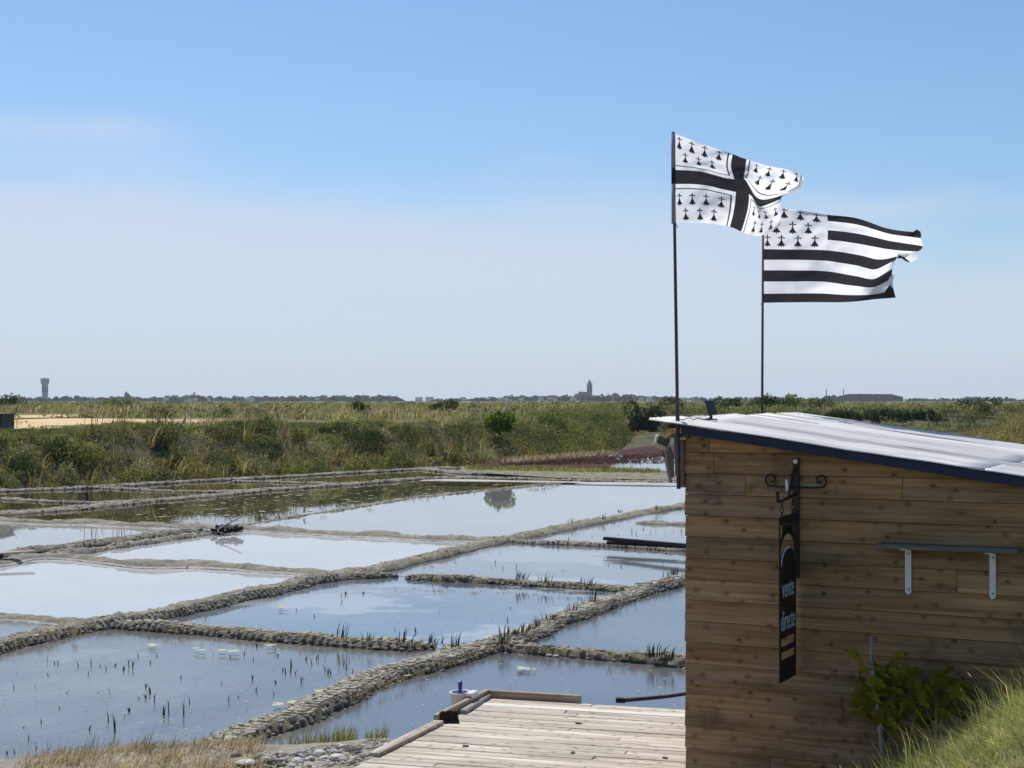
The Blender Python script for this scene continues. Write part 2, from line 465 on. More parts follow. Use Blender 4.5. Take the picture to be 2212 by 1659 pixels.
M['cable'] = plain('cable', (.012, .012, .012), .6, .3)
def cloth_mat(name, c, tr):
    t = NT(name)
    f = t.noise(t.mapping(t.obj(), (60, 60, 60)), 4, 2, .5)
    col = t.value((*c, 1), t.range(f, .3, .7, .95, 1.05))
    t.base(col, .8, .2)
    x = t.new("ShaderNodeBsdfTranslucent"); t.set(x.inputs[0], col)
    mx = t.new("ShaderNodeMixShader"); mx.inputs[0].default_value = tr
    t.l.new(t.b.outputs[0], mx.inputs[1]); t.l.new(x.outputs[0], mx.inputs[2]); t.l.new(mx.outputs[0], t.out.inputs[0])
    return t.m
M['flag_white'] = cloth_mat('flag_white', (.95, .95, .96), .78)
M['flag_black'] = cloth_mat('flag_black', (.05, .047, .054), .45)
M['flag_line'] = cloth_mat('flag_line', (.10, .10, .14), .3)
M['flag_sleeve'] = cloth_mat('flag_sleeve', (.34, .33, .38), .1)
def roof_mat(name, c, spots):
    t = NT(name)
    o = t.obj()
    st = t.noise(t.mapping(o, (.5, 9, 1)), 2.0, 5, .65)
    sp = t.noise(t.mapping(o, (2.0, 6, 1)), 3.0, 5, .7)
    col = t.value((*c, 1), t.range(st, .32, .68, .72, 1.1))
    col = t.mix(t.range(sp, .60, .72, 0, spots), col, (.42, .36, .30))
    t.base(col, .5, .4); return t.m
M['roof_white'] = roof_mat('roof_white', (.72, .715, .69), .4)
M['roof_grey'] = roof_mat('roof_grey', (.42, .415, .405), .35)
M['roof_blue'] = roof_mat('roof_bluish', (.61, .61, .595), .65)

# ------------------------------------------------------------------ ground
XB = np.array([-400, -60, -20.4, -18, -12.9, -8.2, -5.5, -.84, 2.4, 5.7, 8.3, 9.2, 10.5, 14, 30, 60, 400])
YB = np.array([50, 50, 52.5, 54.6, 61.2, 67.9, 72.3, 78, 86.5, 98.5, 112, 132, 150, 156, 158, 160, 160])
SB = np.abs(np.gradient(YB, XB))
XS = np.array([-60, -6, -4.0, -2.9, -2.35, -1.7, -1.05, -.5, 1, 3, 60])
YS = np.array([12.2, 12.4, 12.95, 13.35, 13.5, 13.5, 13.7, 13.8, 13.6, 14, 14.5])
def zg(x, y):
    x = np.asarray(x, float); y = np.asarray(y, float)
    yb = np.interp(x, XB, YB); sl_ = np.interp(x, XB, SB)
    wdt = 5.0 * np.sqrt(1 + np.minimum(sl_, 4) ** 2)
    lump = .10 * np.sin(x * .9 + y * .35) + .08 * np.sin(x * .37 - y * .21 + 2) + .05 * np.sin(x * 2.1 + y * 1.3)
    s1 = sstep(0, 1, (y - yb + .6) / wdt)
    z1 = -.62 + 1.92 * s1 + lump * s1 * (1 - sstep(75, 85, y)) 
    far = sstep(60, 260, y - yb)
    z1 = z1 + .18 * far * (np.sin(x * .021 + 1) + np.sin(y * .017 + x * .011))
    z1 = z1 + 5.0 * np.exp(-((x - 200) / 260) ** 2 - ((y - 2950) / 500) ** 2)
    # red glasswort flat and far mudflats lie just over the water
    ys = np.interp(x, XS, YS)
    d = ys - y
    zf = -.62 + .50 * sstep(-.4, 1.2, d) + 1.25 * sstep(3.5, 9, d)
    zf = zf + 0.94 * sstep(1.32, 3.5, x) * (1 - sstep(8.6, 11.6, y)) + .02 * np.sin(x * 9) * np.sin(y * 7) * sstep(0, 1, d)
    mound = 3.25 * np.exp(-((x - 19.5) / 3.8) ** 2 - ((y - 50) / 9) ** 2)
    return np.maximum(np.maximum(z1, zf), -.62 + mound)
def Z(x, y): return float(zg(x, y))

xs = np.sinh(np.linspace(-7.6, 7.6, 281)) ; xs = xs / xs.max() * 3200
xs = np.unique(np.concatenate([xs[np.abs(xs) > 26], np.arange(-26, 26.01, .4)]))
ys_ = np.concatenate([np.arange(-30, 7, 1.5), np.arange(7, 16, .18), np.arange(16, 130, .7), np.geomspace(130, 3350, 90)])
GX, GY = np.meshgrid(xs, ys_)
GZ = zg(GX, GY)
nx, ny = len(xs), len(ys_)
ii = np.arange(nx * ny).reshape(ny, nx)
fq = np.stack([ii[:-1, :-1], ii[:-1, 1:], ii[1:, 1:], ii[1:, :-1]], -1).reshape(-1, 4)
cxm = (GX[:-1, :-1] + GX[1:, 1:]).ravel() / 2; cym = (GY[:-1, :-1] + GY[1:, 1:]).ravel() / 2
mi = np.zeros(len(fq), int)
yb_ = np.interp(cxm, XB, YB)
mi[(cym > yb_ - .6) & (cym < yb_ + 14)] = 1
mi[(cym < yb_ - .6)] = 2
mi[(cym < np.interp(cxm, XS, YS) + .5)] = 3
mi[(cym < 11.8) & (cxm > 1.0)] = 4
mi[cym < 9] = 4
mi[((cxm - 19.5) / 6) ** 2 + ((cym - 50) / 14) ** 2 < 1] = 1
gm = mesh_np("ground", np.stack([GX, GY, GZ], -1).reshape(-1, 3), [fq], [M['marsh'], M['bank_soil'], M['bed'], M['shore'], M['lawn']], mi, True)
tag(link("ground", gm), kind="structure")

def sheet(name, uvs, z, mat, kind="structure", xy=None):
    pts = [P(u, v, z) for u, v in uvs] if xy is None else [Vector((a, b, z)) for a, b in xy]
    tris = tessellate_polygon([pts])
    me = bpy.data.meshes.new(name)
    me.from_pydata([p[:] for p in pts], [], [t for t in tris])
    me.update()
    bm = bmesh.new(); bm.from_mesh(me)
    bmesh.ops.recalc_face_normals(bm, faces=bm.faces)
    if bm.faces and sum(f.normal.z * f.calc_area() for f in bm.faces) < 0: bmesh.ops.reverse_faces(bm, faces=bm.faces)
    for f in bm.faces:
        if f.normal.z < 0: f.normal_flip()
    bm.to_mesh(me); bm.free()
    return tag(link(name, me, mat), kind=kind)

# ------------------------------------------------------------------ water of the salt pans
sheet("water", None, ZW, M['water_dark'], xy=[(-60, 10), (40, 10), (40, 170), (8, 170), (2, 110), (-60, 80)])
ponds = [
 ("water_near", [(-120, 1432), (0, 1392), (168, 1352), (290, 1350), (336, 1354), (537, 1370), (740, 1388), (936, 1394), (967, 1408), (900, 1450), (812, 1470), (700, 1527), (560, 1578), (420, 1640), (200, 1700), (-120, 1720)]),
 ("water_mid", [(290, 1349), (437, 1305), (600, 1272), (740, 1243), (853, 1243), (877, 1247), (1121, 1258), (1379, 1274), (1230, 1330), (1060, 1392), (967, 1408), (936, 1394), (740, 1387), (537, 1369), (336, 1353)]),
 ("water_mid", [(800, 1232), (950, 1198), (1130, 1168), (1155, 1171), (1482, 1188), (1560, 1192), (1560, 1235), (1482, 1250), (1400, 1274), (1379, 1273), (1121, 1257), (877, 1246), (853, 1242)]),
 ("water_blue", [(1080, 1392), (1230, 1331), (1400, 1272), (1482, 1251), (1580, 1225), (1600, 1440), (1484, 1432), (1300, 1413), (1150, 1403)]),
 ("water_blue", [(420, 1650), (560, 1580), (700, 1529), (812, 1472), (983, 1422), (1070, 1394), (1150, 1404), (1300, 1414), (1484, 1433), (1600, 1442), (1600, 1600), (1000, 1680), (420, 1720)]),
 ("water_mid", [(1130, 1166), (1250, 1135), (1370, 1110), (1484, 1092), (1600, 1075), (1600, 1190), (1482, 1187), (1155, 1170)]),
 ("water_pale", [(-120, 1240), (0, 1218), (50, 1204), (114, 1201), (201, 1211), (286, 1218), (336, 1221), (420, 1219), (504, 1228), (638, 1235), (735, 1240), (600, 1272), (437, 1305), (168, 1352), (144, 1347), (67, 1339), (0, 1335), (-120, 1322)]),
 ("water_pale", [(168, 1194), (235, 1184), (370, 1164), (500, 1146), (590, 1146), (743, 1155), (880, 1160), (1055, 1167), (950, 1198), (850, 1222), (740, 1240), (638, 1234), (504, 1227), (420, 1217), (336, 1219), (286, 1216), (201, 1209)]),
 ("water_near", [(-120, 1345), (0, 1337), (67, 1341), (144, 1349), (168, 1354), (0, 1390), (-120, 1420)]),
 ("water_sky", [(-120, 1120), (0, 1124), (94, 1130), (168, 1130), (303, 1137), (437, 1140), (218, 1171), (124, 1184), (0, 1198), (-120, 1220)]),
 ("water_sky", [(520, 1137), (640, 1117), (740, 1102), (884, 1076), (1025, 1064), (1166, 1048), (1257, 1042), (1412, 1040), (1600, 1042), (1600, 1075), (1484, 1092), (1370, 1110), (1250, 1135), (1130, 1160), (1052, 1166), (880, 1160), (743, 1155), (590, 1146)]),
 ("water_mid", [(1310, 1012), (1335, 998), (1440, 984), (1560, 980), (1560, 1016), (1412, 1018)]),
]
def stretch(a, c, u):
    """carry the line a-c on to the column u, outside the frame"""
    return (u, c[1] + (c[1] - a[1]) * (u - c[0]) / (c[0] - a[0])) + tuple(c[2:3])
def carry_on(uv):
    out = []
    n = len(uv)
    for i, p in enumerate(uv):
        lim = 1950 if p[0] >= 1550 else -420 if p[0] <= -110 else None
        nb = [q for q in (uv[i - 1], uv[(i + 1) % n]) if lim is not None and abs(q[0] - p[0]) > 60 and -110 < q[0] < 1550]
        if lim is None or not nb: out.append(p); continue
        q = nb[0]
        e = stretch(q, p, lim)
        out.append((e[0], max(1000, min(1760, e[1]))) + tuple(p[2:3]))
    return out
for i, (m, uv) in enumerate(ponds):
    uv = carry_on(uv)
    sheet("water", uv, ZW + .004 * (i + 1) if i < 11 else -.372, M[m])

# ------------------------------------------------------------------ mud ridges between the pans
def resample(pts, step):
    out = [pts[0]]
    for a, b in zip(pts, pts[1:]):
        L = (b[0] - a[0]).length
        n = max(1, int(L / step))
        for k in range(1, n + 1):
            f = k / n
            out.append((a[0].lerp(b[0], f), a[1] + (b[1] - a[1]) * f))
    return out
CLODS = []
for k in range(9):
    bm = bmesh.new()
    r_ = random.Random(100 + k)
    n_ = r_.choice((5, 5, 6, 6, 7)); tx, ty = r_.uniform(-.16, .16), r_.uniform(-.16, .16)
    for q in range(n_):
        a = (q + r_.uniform(-.3, .3)) * 2 * math.pi / n_; rr = r_.uniform(.42, .66)
        x, y = rr * math.cos(a), rr * math.sin(a) * .92
        bm.verts.new((x, y, -.32)); bm.verts.new((x * .93, y * .93, .13 + tx * x + ty * y + r_.uniform(-.05, .07)))
    r = bmesh.ops.convex_hull(bm, input=bm.verts)
    bmesh.ops.delete(bm, geom=[g for g in r["geom_interior"] if isinstance(g, bmesh.types.BMVert)], context='VERTS')
    bmesh.ops.bevel(bm, geom=list(bm.edges), offset=.022, segments=1, affect='EDGES')
    bmesh.ops.triangulate(bm, faces=bm.faces)
    me = bpy.data.meshes.new("clod"); bm.to_mesh(me); bm.free()
    CLODS.append(me)
def clod_set(mat):
    out = []
    for me in CLODS:
        m2 = me.copy(); m2.materials.append(mat); out.append(m2)
    return out
CL_N, CL_S = clod_set(M['clod']), clod_set(M['clod_salt'])

def prof(c, h): return h * max(0., 1 - abs(c) ** 3.4) ** .8
def ridge(uv, w=.55, h=.15, mat='mud', step=.14, seed=0, rough=.03, clod=None, ends=(False, False), apron=0.):
    uv = list(uv)
    if uv[0][0] <= -110: uv[0] = carry_on([uv[0], uv[1]])[0]
    if uv[-1][0] >= 1550: uv[-1] = carry_on([uv[-2], uv[-1]])[1]
    pts = [(P(p[0], p[1], ZW + h * .4), p[2] if len(p) > 2 else 1.) for p in uv]
    pts = resample(pts, step)
    # smooth
    for _ in range(3):
        q = [Vector(p[0]) for p in pts]
        for i in range(1, len(pts) - 1):
            pts[i] = ((q[i - 1] + q[i] * 2 + q[i + 1]) / 4, (pts[i - 1][1] + 2 * pts[i][1] + pts[i + 1][1]) / 4)
    nc = 13 if not apron else 19
    V = []
    frames = []
    n = len(pts)
    for i, (p, wm) in enumerate(pts):
        t = (pts[min(i + 1, n - 1)][0] - pts[max(i - 1, 0)][0]); t.z = 0; t.normalize()
        nrm = Vector((-t.y, t.x, 0))
        e = 1.
        if ends[0]: e = min(e, math.sqrt(min(1, (i + .3) * step / (w * .5))))
        if ends[1]: e = min(e, math.sqrt(min(1, (n - 1 - i + .3) * step / (w * .5))))
        ww = w * wm * e * (1 + .32 * mnoise.noise(Vector((p.x * .8, p.y * .8, seed))))
        hh = h * (.55 + .45 * e) * (1 + .42 * mnoise.noise(Vector((p.x * 1.4, p.y * .9, seed + 9.))))
        side = nrm * (.16 * w * mnoise.noise(Vector((p.x * 1.3, p.y * 1.3, seed + 20.))))
        frames.append((p + side, t, nrm, ww, hh))
        for k in range(nc):
            c = -(1.18 + apron) + 2 * (1.18 + apron) * k / (nc - 1)
            z = prof(c, hh) if abs(c) < 1 else (.028 - .045 * (abs(c) - 1) / apron if apron and abs(c) < 1 + apron else -.12 * (abs(c) - 1 - apron) / .18)
            q = p + side + nrm * (c * ww / 2)
            dz = rough * (mnoise.noise(Vector((q.x * 7, q.y * 7, seed))) + .9 * mnoise.noise(Vector((q.x * 19, q.y * 19, seed + 3.)))) * (1 if abs(c) < .95 else .3)
            V.append((q.x, q.y, ZW + z + dz - .01))
    idx = np.arange(n * nc).reshape(n, nc)
    f4 = np.stack([idx[:-1, :-1], idx[1:, :-1], idx[1:, 1:], idx[:-1, 1:]], -1).reshape(-1, 4)
    me = mesh_np("mud_ridge", np.array(V), [f4], [M[mat]], None, True)
    bm = bmesh.new(); bm.from_mesh(me); bmesh.ops.recalc_face_normals(bm, faces=bm.faces)
    if sum(f.normal.z for f in bm.faces) < 0: bmesh.ops.reverse_faces(bm, faces=bm.faces)
    bm.to_mesh(me); bm.free()
    ro = tag(link("mud_ridge", me), kind="structure")
    if clod:
        size, cmin, cmax, meshes, i0, i1 = clod['size'], clod.get('cmin', -1), clod.get('cmax', 1), clod['meshes'], clod.get('i0', 0.), clod.get('i1', 1.)
        r_ = random.Random(seed + 5)
        places = []
        acc = 0.
        arc = [0.]
        for a, b in zip(frames, frames[1:]): arc.append(arc[-1] + (b[0] - a[0]).length)
        Lr = arc[-1] * (i1 - i0)
        grid_ = {}
        tries = int(Lr * w * (cmax - cmin) / 2 / (size * size) * (11 if not clod.get('loose') else clod['loose']))
        for _ in range(tries):
            s = arc[-1] * i0 + r_.random() * Lr
            j = min(int(np.searchsorted(arc, s)), n - 1)
            p, t, nrm, ww, hh = frames[j]
            c = r_.uniform(cmin, cmax)
            sc = size * r_.choice((.65, .85, 1., 1.15, 1.4))
            ci, cj = s / size, c * ww / 2 / size
            key = (int(ci), int(math.floor(cj)))
            ok = True
            for da in (-1, 0, 1):
                for db in (-1, 0, 1):
                    for (qa, qb, qs) in grid_.get((key[0] + da, key[1] + db), ()):
                        if math.hypot(qa - ci, qb - cj) < clod.get('gap', .36) * (qs + sc) / size: ok = False
            if not ok: continue
            grid_.setdefault(key, []).append((ci, cj, sc))
            pos = p + nrm * (c * ww / 2)
            slope = (prof(c + .08, hh) - prof(c - .08, hh)) / (.08 * ww)
            pos.z = ZW + prof(c, hh) + sc * .05 * r_.uniform(-2.2, 1.2) - (sc * .10 if clod.get('loose') else sc * .075)
            ax = Matrix.Rotation(-math.atan(max(-1.0, min(1.0, slope))) * .8, 3, t)
            rot = (ax @ Matrix.Rotation(math.atan2(t.y, t.x) + r_.uniform(-3, 3), 3, 'Z') @ Matrix.Rotation(r_.uniform(-.2, .2), 3, 'X'))
            places.append((pos, rot.to_euler(), sc * r_.uniform(1.0, 1.4), sc * r_.uniform(.85, 1.15), sc * r_.uniform(.42, .7), r_.randrange(len(meshes))))
        places.sort(key=lambda q: q[0].y)
        nind = 296 if not clod.get('loose') else 0
        for pl in places[:nind]:
            link("clod", meshes[pl[5]], None, ro, pl[0], pl[1], (pl[2], pl[3], pl[4]))
        rest = places[nind:]
        if rest:
            VV, FF, off = [], [], 0
            base = [(np.array([v.co[:] for v in m.vertices]), np.array([pp.vertices[:] for pp in m.polygons])) for m in meshes]
            for pl in rest:
                v, f = base[pl[5]]
                mt = np.array(pl[1].to_matrix())
                VV.append((v * np.array(pl[2:5])) @ mt.T + np.array(pl[0])); FF.append(f + off); off += len(v)
            o = link("clod_rubble", mesh_np("clod_rubble", np.concatenate(VV), [np.concatenate(FF)], [meshes[0].materials[0]]), None, ro)
            o["kind"] = "stuff"
    return ro

D1 = [(-120, 1425), (0, 1393), (100, 1369), (168, 1352), (300, 1334), (437, 1306), (600, 1271), (672, 1253), (740, 1242), (850, 1221), (950, 1197), (1060, 1172), (1150, 1154), (1250, 1134), (1370, 1110), (1484, 1092), (1600, 1073)]
ridge(D1, .58, .125, 'mud', .10, 1, .035, clod=dict(size=.075, cmin=-1.05, cmax=-.45, meshes=CL_N, i0=0., i1=.20))
ridge(D1, .50, .118, 'mud', .10, 1, .045, clod=dict(size=.055, cmin=-1.05, cmax=1., meshes=CL_N, loose=.6))
ridge([(430, 1640), (480, 1612), (560, 1578), (650, 1545), (740, 1502), (812, 1464), (900, 1443), (983, 1420), (1070, 1393), (1142, 1370), (1230, 1331), (1362, 1286), (1400, 1273), (1482, 1250), (1600, 1216)], .50, .115, 'mud_core', .10, 2, .02, clod=dict(size=.078, meshes=CL_N))
ridge([(240, 1345), (336, 1353), (450, 1362), (537, 1369), (640, 1378), (739, 1386), (850, 1391), (936, 1394)], .46, .105, 'mud_core', .10, 3, .02, clod=dict(size=.078, meshes=CL_N), ends=(False, True))
ridge([(962, 1410), (1000, 1402), (1080, 1394)], .42, .11, 'mud_core', .1, 4, .02, clod=dict(size=.078, meshes=CL_N), ends=(True, False))
ridge([(1070, 1394), (1150, 1404), (1300, 1416), (1400, 1424), (1484, 1432), (1600, 1443)], .36, .12, 'mud_core', .1, 5, .02, clod=dict(size=.11, meshes=CL_S))
ridge([(877, 1246), (1000, 1252), (1121, 1258), (1250, 1266), (1400, 1276)], .36, .10, 'mud_core', .1, 6, .02, clod=dict(size=.085, meshes=CL_N), ends=(True, False))
ridge([(700, 1248), (740, 1245), (800, 1244), (853, 1243)], .36, .09, 'mud_core', .1, 7, .03, clod=dict(size=.085, meshes=CL_N), ends=(False, True))
ridge([(1100, 1168), (1155, 1172), (1250, 1175), (1350, 1180), (1482, 1188), (1600, 1193)], .36, .095, 'mud', .1, 8, .04, clod=dict(size=0.056, meshes=CL_N, loose=.35))
ridge([(1375, 1129), (1430, 1131), (1484, 1133), (1600, 1137)], .36, .10, 'mud', .1, 9, .04, ends=(True, False))
ridge([(480, 1143), (540, 1143, 1.2), (600, 1146), (743, 1156, 1.1), (800, 1155, 1.6), (840, 1158, 1.5), (900, 1163), (1000, 1166), (1070, 1168)], .58, .14, 'mud_salt', .1, 10, .03, apron=.45)
ridge([(520, 1141), (437, 1141), (330, 1156), (218, 1171), (124, 1184), (67, 1189), (0, 1199), (-120, 1222)], .46, .11, 'mud', .1, 11, .035, clod=dict(size=0.064, meshes=CL_N, loose=.35))
ridge([(510, 1146), (440, 1154), (370, 1164), (300, 1174), (235, 1184)], .46, .13, 'mud', .1, 12, .035, ends=(False, True), clod=dict(size=0.060, meshes=CL_N, loose=.35))
ridge([(240, 1183), (200, 1189), (168, 1194), (120, 1199)], .44, .13, 'mud', .1, 13, .035, clod=dict(size=0.060, meshes=CL_N, loose=.35))
ridge([(-120, 1238), (0, 1218), (50, 1206), (114, 1201, 1.1), (201, 1210), (286, 1219), (336, 1222, 1.9), (420, 1219, 2.0), (480, 1224, 1.3), (560, 1231), (638, 1235), (735, 1241)], .52, .13, 'mud_salt', .1, 14, .03, apron=.45)
ridge([(-120, 1322), (0, 1335), (67, 1339), (144, 1347), (190, 1352)], .48, .11, 'mud_salt', .1, 15, .03)
ridge([(-120, 1116), (0, 1124), (94, 1131), (130, 1130, 1.6), (200, 1130, 1.7), (303, 1137), (437, 1141), (500, 1143)], .54, .14, 'mud_salt', .12, 16, .035, apron=.5)
ridge([(-120, 1120), (0, 1109, 1.5), (134, 1100, 1.5), (302, 1083, 1.2), (437, 1072), (571, 1058), (739, 1047), (849, 1038), (919, 1032), (1025, 1032), (1201, 1036), (1412, 1041), (1600, 1043)], .62, .09, 'mud', .14, 17, .045, clod=dict(size=0.088, meshes=CL_N, loose=.35))
ridge([(500, 1140), (560, 1130), (639, 1117), (739, 1102), (884, 1077), (1025, 1063), (1166, 1049), (1257, 1042)], .36, .075, 'mud', .13, 18, .05, clod=dict(size=0.080, meshes=CL_N, loose=.35))
ridge([(-120, 1068), (0, 1060), (202, 1053), (403, 1040), (571, 1032), (739, 1022), (919, 1012), (990, 1010), (1166, 1014), (1412, 1020), (1600, 1024)], .5, .09, 'mud', .15, 19, .05, clod=dict(size=0.096, meshes=CL_N, loose=.35))
ridge([(215, 1053), (370, 1061), (487, 1062), (575, 1058)], .42, .065, 'mud', .15, 20, .045, clod=dict(size=0.088, meshes=CL_N, loose=.35))
ridge([(-120, 1072), (0, 1077), (101, 1083), (202, 1086), (290, 1084)], .42, .065, 'mud', .15, 21, .045, clod=dict(size=0.088, meshes=CL_N, loose=.35))
ridge([(504, 1040), (600, 1041), (672, 1043), (760, 1046)], .42, .065, 'mud', .15, 22, .045, clod=dict(size=0.088, meshes=CL_N, loose=.35))
ridge([(919, 1013), (1000, 1022), (1166, 1026), (1412, 1031), (1600, 1034)], .7, .09, 'mud', .15, 23, .06, clod=dict(size=0.112, meshes=CL_N, loose=.35))
sheet("mudflat", [(985, 1018), (1000, 1011), (1166, 1014), (1330, 1017), (1412, 1020), (1600, 1024), (1600, 1040), (1412, 1036), (1201, 1032)], ZW + .075, M['mudflat'])
sheet("salt_crust", [(915, 1036), (960, 1034.5), (1040, 1035.8), (1100, 1037.6), (1180, 1038.6), (1300, 1042), (1400, 1043), (1500, 1045), (1500, 1046.5), (1380, 1045.6), (1290, 1044), (1200, 1042), (1100, 1040.5), (1010, 1040), (905, 1038.5)], ZW + .09, M['salt'])
sheet("red_marsh", [(1010, 1004), (1100, 997), (1200, 989), (1300, 978), (1380, 966), (1440, 960), (1560, 955), (1560, 998), (1412, 1008), (1200, 1010)], ZW + .07, M['red'])
sheet("tidal_mud", [(1340, 975), (1368, 945), (1400, 930), (1700, 925), (2100, 925), (2100, 965), (1560, 965), (1440, 968), (1380, 972)], ZW + .05, M['bank_soil'])
for uv in ([(20, 926), (100, 927), (180, 924), (250, 920), (330, 917), (440, 913), (520, 911), (520, 906), (440, 906), (330, 906), (200, 904), (110, 904), (30, 907)],
           [(25, 903), (100, 902), (172, 900), (170, 895), (100, 896), (25, 897)],
           [(640, 921), (760, 920), (860, 919), (900, 917), (1000, 917), (1000, 914), (860, 914), (760, 916), (640, 921)]):
    sheet("path", uv, 1.345, M['sand'])
# floating crusts and algae
def flakes(name, spots, z, mat, seed):
    r_ = random.Random(seed); V, Fc = [], []
    for (u, v, su) in spots:
        p = P(u, v, z); n = r_.randint(6, 9); b = len(V)
        a0 = r_.random() * 6
        for k in range(n):
            a = a0 + k * 2 * math.pi / n; q = su * r_.uniform(.55, 1.2)
            V.append((p.x + q * math.cos(a), p.y + q * 1.1 * math.sin(a), z + .0004 * r_.random()))
        Fc.append(list(range(b, b + n)))
    me = bpy.data.meshes.new(name); me.from_pydata(V, [], Fc); me.update()
    return tag(link(name, me, mat), kind="stuff")
rf = random.Random(5)
sp = []
def in_poly(u, v, poly):
    c = False; n = len(poly)
    for i in range(n):
        (x1, y1), (x2, y2) = poly[i], poly[i - 1]
        if (y1 > v) != (y2 > v) and u < (x2 - x1) * (v - y1) / (y2 - y1) + x1: c = not c
    return c
olive = [(250, 1128), (330, 1100), (500, 1080), (640, 1062), (800, 1050), (930, 1042), (1130, 1045), (1000, 1060), (850, 1078), (700, 1100), (560, 1122), (470, 1135)]
while len(sp) < 300:
    u, v = rf.uniform(240, 1180), rf.uniform(1040, 1140)
    if in_poly(u, v, olive): sp.append((u, v, rf.uniform(.025, .07) * rf.choice((1, 1, 1, 2.2))))
flakes("floating_crust", sp, ZW + .012, M['flake'], 3)
sp = [(u + rf.uniform(-9, 9), v + rf.uniform(-3, 3), rf.uniform(.02, .07)) for (u, v, n) in
      [(600, 1521, 5), (640, 1516, 5), (700, 1494, 7), (740, 1485, 9), (760, 1478, 9), (790, 1470, 6), (430, 1402, 3), (480, 1402, 3), (500, 1405, 3), (585, 1395, 2), (1128, 1443, 4), (1145, 1445, 4),
       (1060, 1376, 12), (1100, 1366, 14), (1130, 1358, 12), (1150, 1352, 6), (1030, 1386, 8), (985, 1400, 6), (870, 1456, 5), (610, 1310, 3), (330, 1392, 3)] for _ in range(n)]
flakes("algae_scum", sp, ZW + .055, M['algae'], 4)
sp = []
while len(sp) < 420:
    u, v = rf.uniform(-20, 1480), rf.uniform(1260, 1640)
    if any(in_poly(u, v, ponds[q][1]) for q in (0, 1, 3, 4)): sp.append((u, v, rf.uniform(.006, .022)))
flakes("floating_specks", sp, ZW + .058, M['flake'], 6)
sp = [(1330 + rf.uniform(-60, 60), 1261 + rf.uniform(-3, 3), rf.uniform(.08, .2)) for _ in range(1)]

# ------------------------------------------------------------------ plants: builders
def nrm(a): return a / np.maximum(np.linalg.norm(a, axis=-1, keepdims=True), 1e-9)
def leaves_np(Cn, L, Wd, up=.3, g=rng):
    n = len(Cn)
    d = g.normal(size=(n, 3)); d[:, 2] += up; d = nrm(d)
    s = nrm(np.cross(d, g.normal(size=(n, 3))))
    L = np.broadcast_to(np.asarray(L, float), (n,))[:, None]; Wd = np.broadcast_to(np.asarray(Wd, float), (n,))[:, None]
    V = np.stack([Cn - d * L, Cn + s * Wd, Cn + d * L, Cn - s * Wd], 1).reshape(-1, 3)
    return V, np.arange(4 * n).reshape(n, 4)
def blades_np(B, H, lean, Wd, g=rng):
    n = len(B)
    a = g.uniform(0, 2 * np.pi, n)
    s = np.stack([np.cos(a), np.sin(a), np.zeros(n)], 1) * np.broadcast_to(np.asarray(Wd, float), (n,))[:, None] / 2
    up = np.zeros((n, 3)); up[:, 2] = H
    m = B + lean * .3 + up * .62; t = B + lean + up
    V = np.stack([B - s, B + s, m - s * .7, m + s * .7, t], 1).reshape(-1, 3)
    o = np.arange(n)[:, None] * 5
    return V, o + np.array([[0, 1, 3, 2]]), o + np.array([[2, 3, 4]])
def blade_mesh(name, parts, mats):
    """parts: list of (V, quads, tris, material index)"""
    VV, Q, T, mq, mt, off = [], [], [], [], [], 0
    for V, q, t, m in parts:
        VV.append(V)
        if len(q): Q.append(q + off); mq.append(np.full(len(q), m))
        if len(t): T.append(t + off); mt.append(np.full(len(t), m))
        off += len(V)
    fs = []; mi = []
    if Q: fs.append(np.concatenate(Q)); mi += mq
    if T: fs.append(np.concatenate(T)); mi += mt
    return mesh_np(name, np.concatenate(VV), fs, mats, np.concatenate(mi))
E3 = np.zeros((0, 3), int)
def crown_points(n, rx, ry, rz, blobs, g, flat=.0):
    """points through an uneven crown of several lobes, base at z = 0"""
    bc = g.normal(size=(blobs, 3)) * .38
    bc[:, 2] = np.abs(bc[:, 2]) * .85 + .20
    bc[:, :2] *= 1.25
    br = g.uniform(.32, .62, blobs)
    k = g.integers(0, blobs, n)
    d = nrm(g.normal(size=(n, 3)))
    r = br[k] * (.35 + .65 * g.random(n) ** .4)
    p = bc[k] + d * r[:, None]
    p[:, 2] = np.abs(p[:, 2])
    p[:, 2] /= np.percentile(p[:, 2], 99.3)
    p[:, :2] /= np.percentile(np.abs(p[:, :2]), 98.5)
    return p * np.array([rx, ry, rz])
def bush_mesh(name, rx, ry, rz, n, leaf, mat, seed, blobs=8, stem=True):
    g = np.random.default_rng(seed)
    p = crown_points(n, rx, ry, rz, blobs, g)
    V, q = leaves_np(p, leaf * g.uniform(.6, 1.3, n), leaf * .45 * g.uniform(.7, 1.2, n), .4, g)
    parts = [(V, q, E3, 0)]
    return blade_mesh(name, parts, [mat])
def bush(name, u, vbase, Y, wpx, hpx, leaf, n, mat, label, cat, seed, group=None, blobs=12, trunk=True):
    """a bush standing at distance Y, its size taken from its size in view"""
    x = XU(u, Y); z = Z(x, Y) if vbase is None else PY(u, vbase, Y).z
    rx = wpx / 2 / F * Y; rz = hpx / F * Y
    o = empty(name, (x, Y, z - .05), (0, 0, 0), label, cat, group)
    link("crown", bush_mesh("crown", rx, rx * .8, rz * .95, n, leaf, mat, seed, blobs), None, o, (0, 0, -.14 * rz), None, (1.06, 1.06, 1.14))
    bm = bmesh.new()
    r_ = random.Random(seed)
    for k in range(3):
        a = r_.uniform(0, 6.28)
        add_tube(bm, [(0.05 * math.cos(a), .05 * math.sin(a), -.3), (.15 * rx * math.cos(a), .15 * rx * math.sin(a), rz * .35), (.4 * rx * math.cos(a), .4 * rx * math.sin(a), rz * .7)], [.05 * rz, .035 * rz, .012 * rz], 6)
    bm_obj("stem", bm, M['bark'], o)
    return o

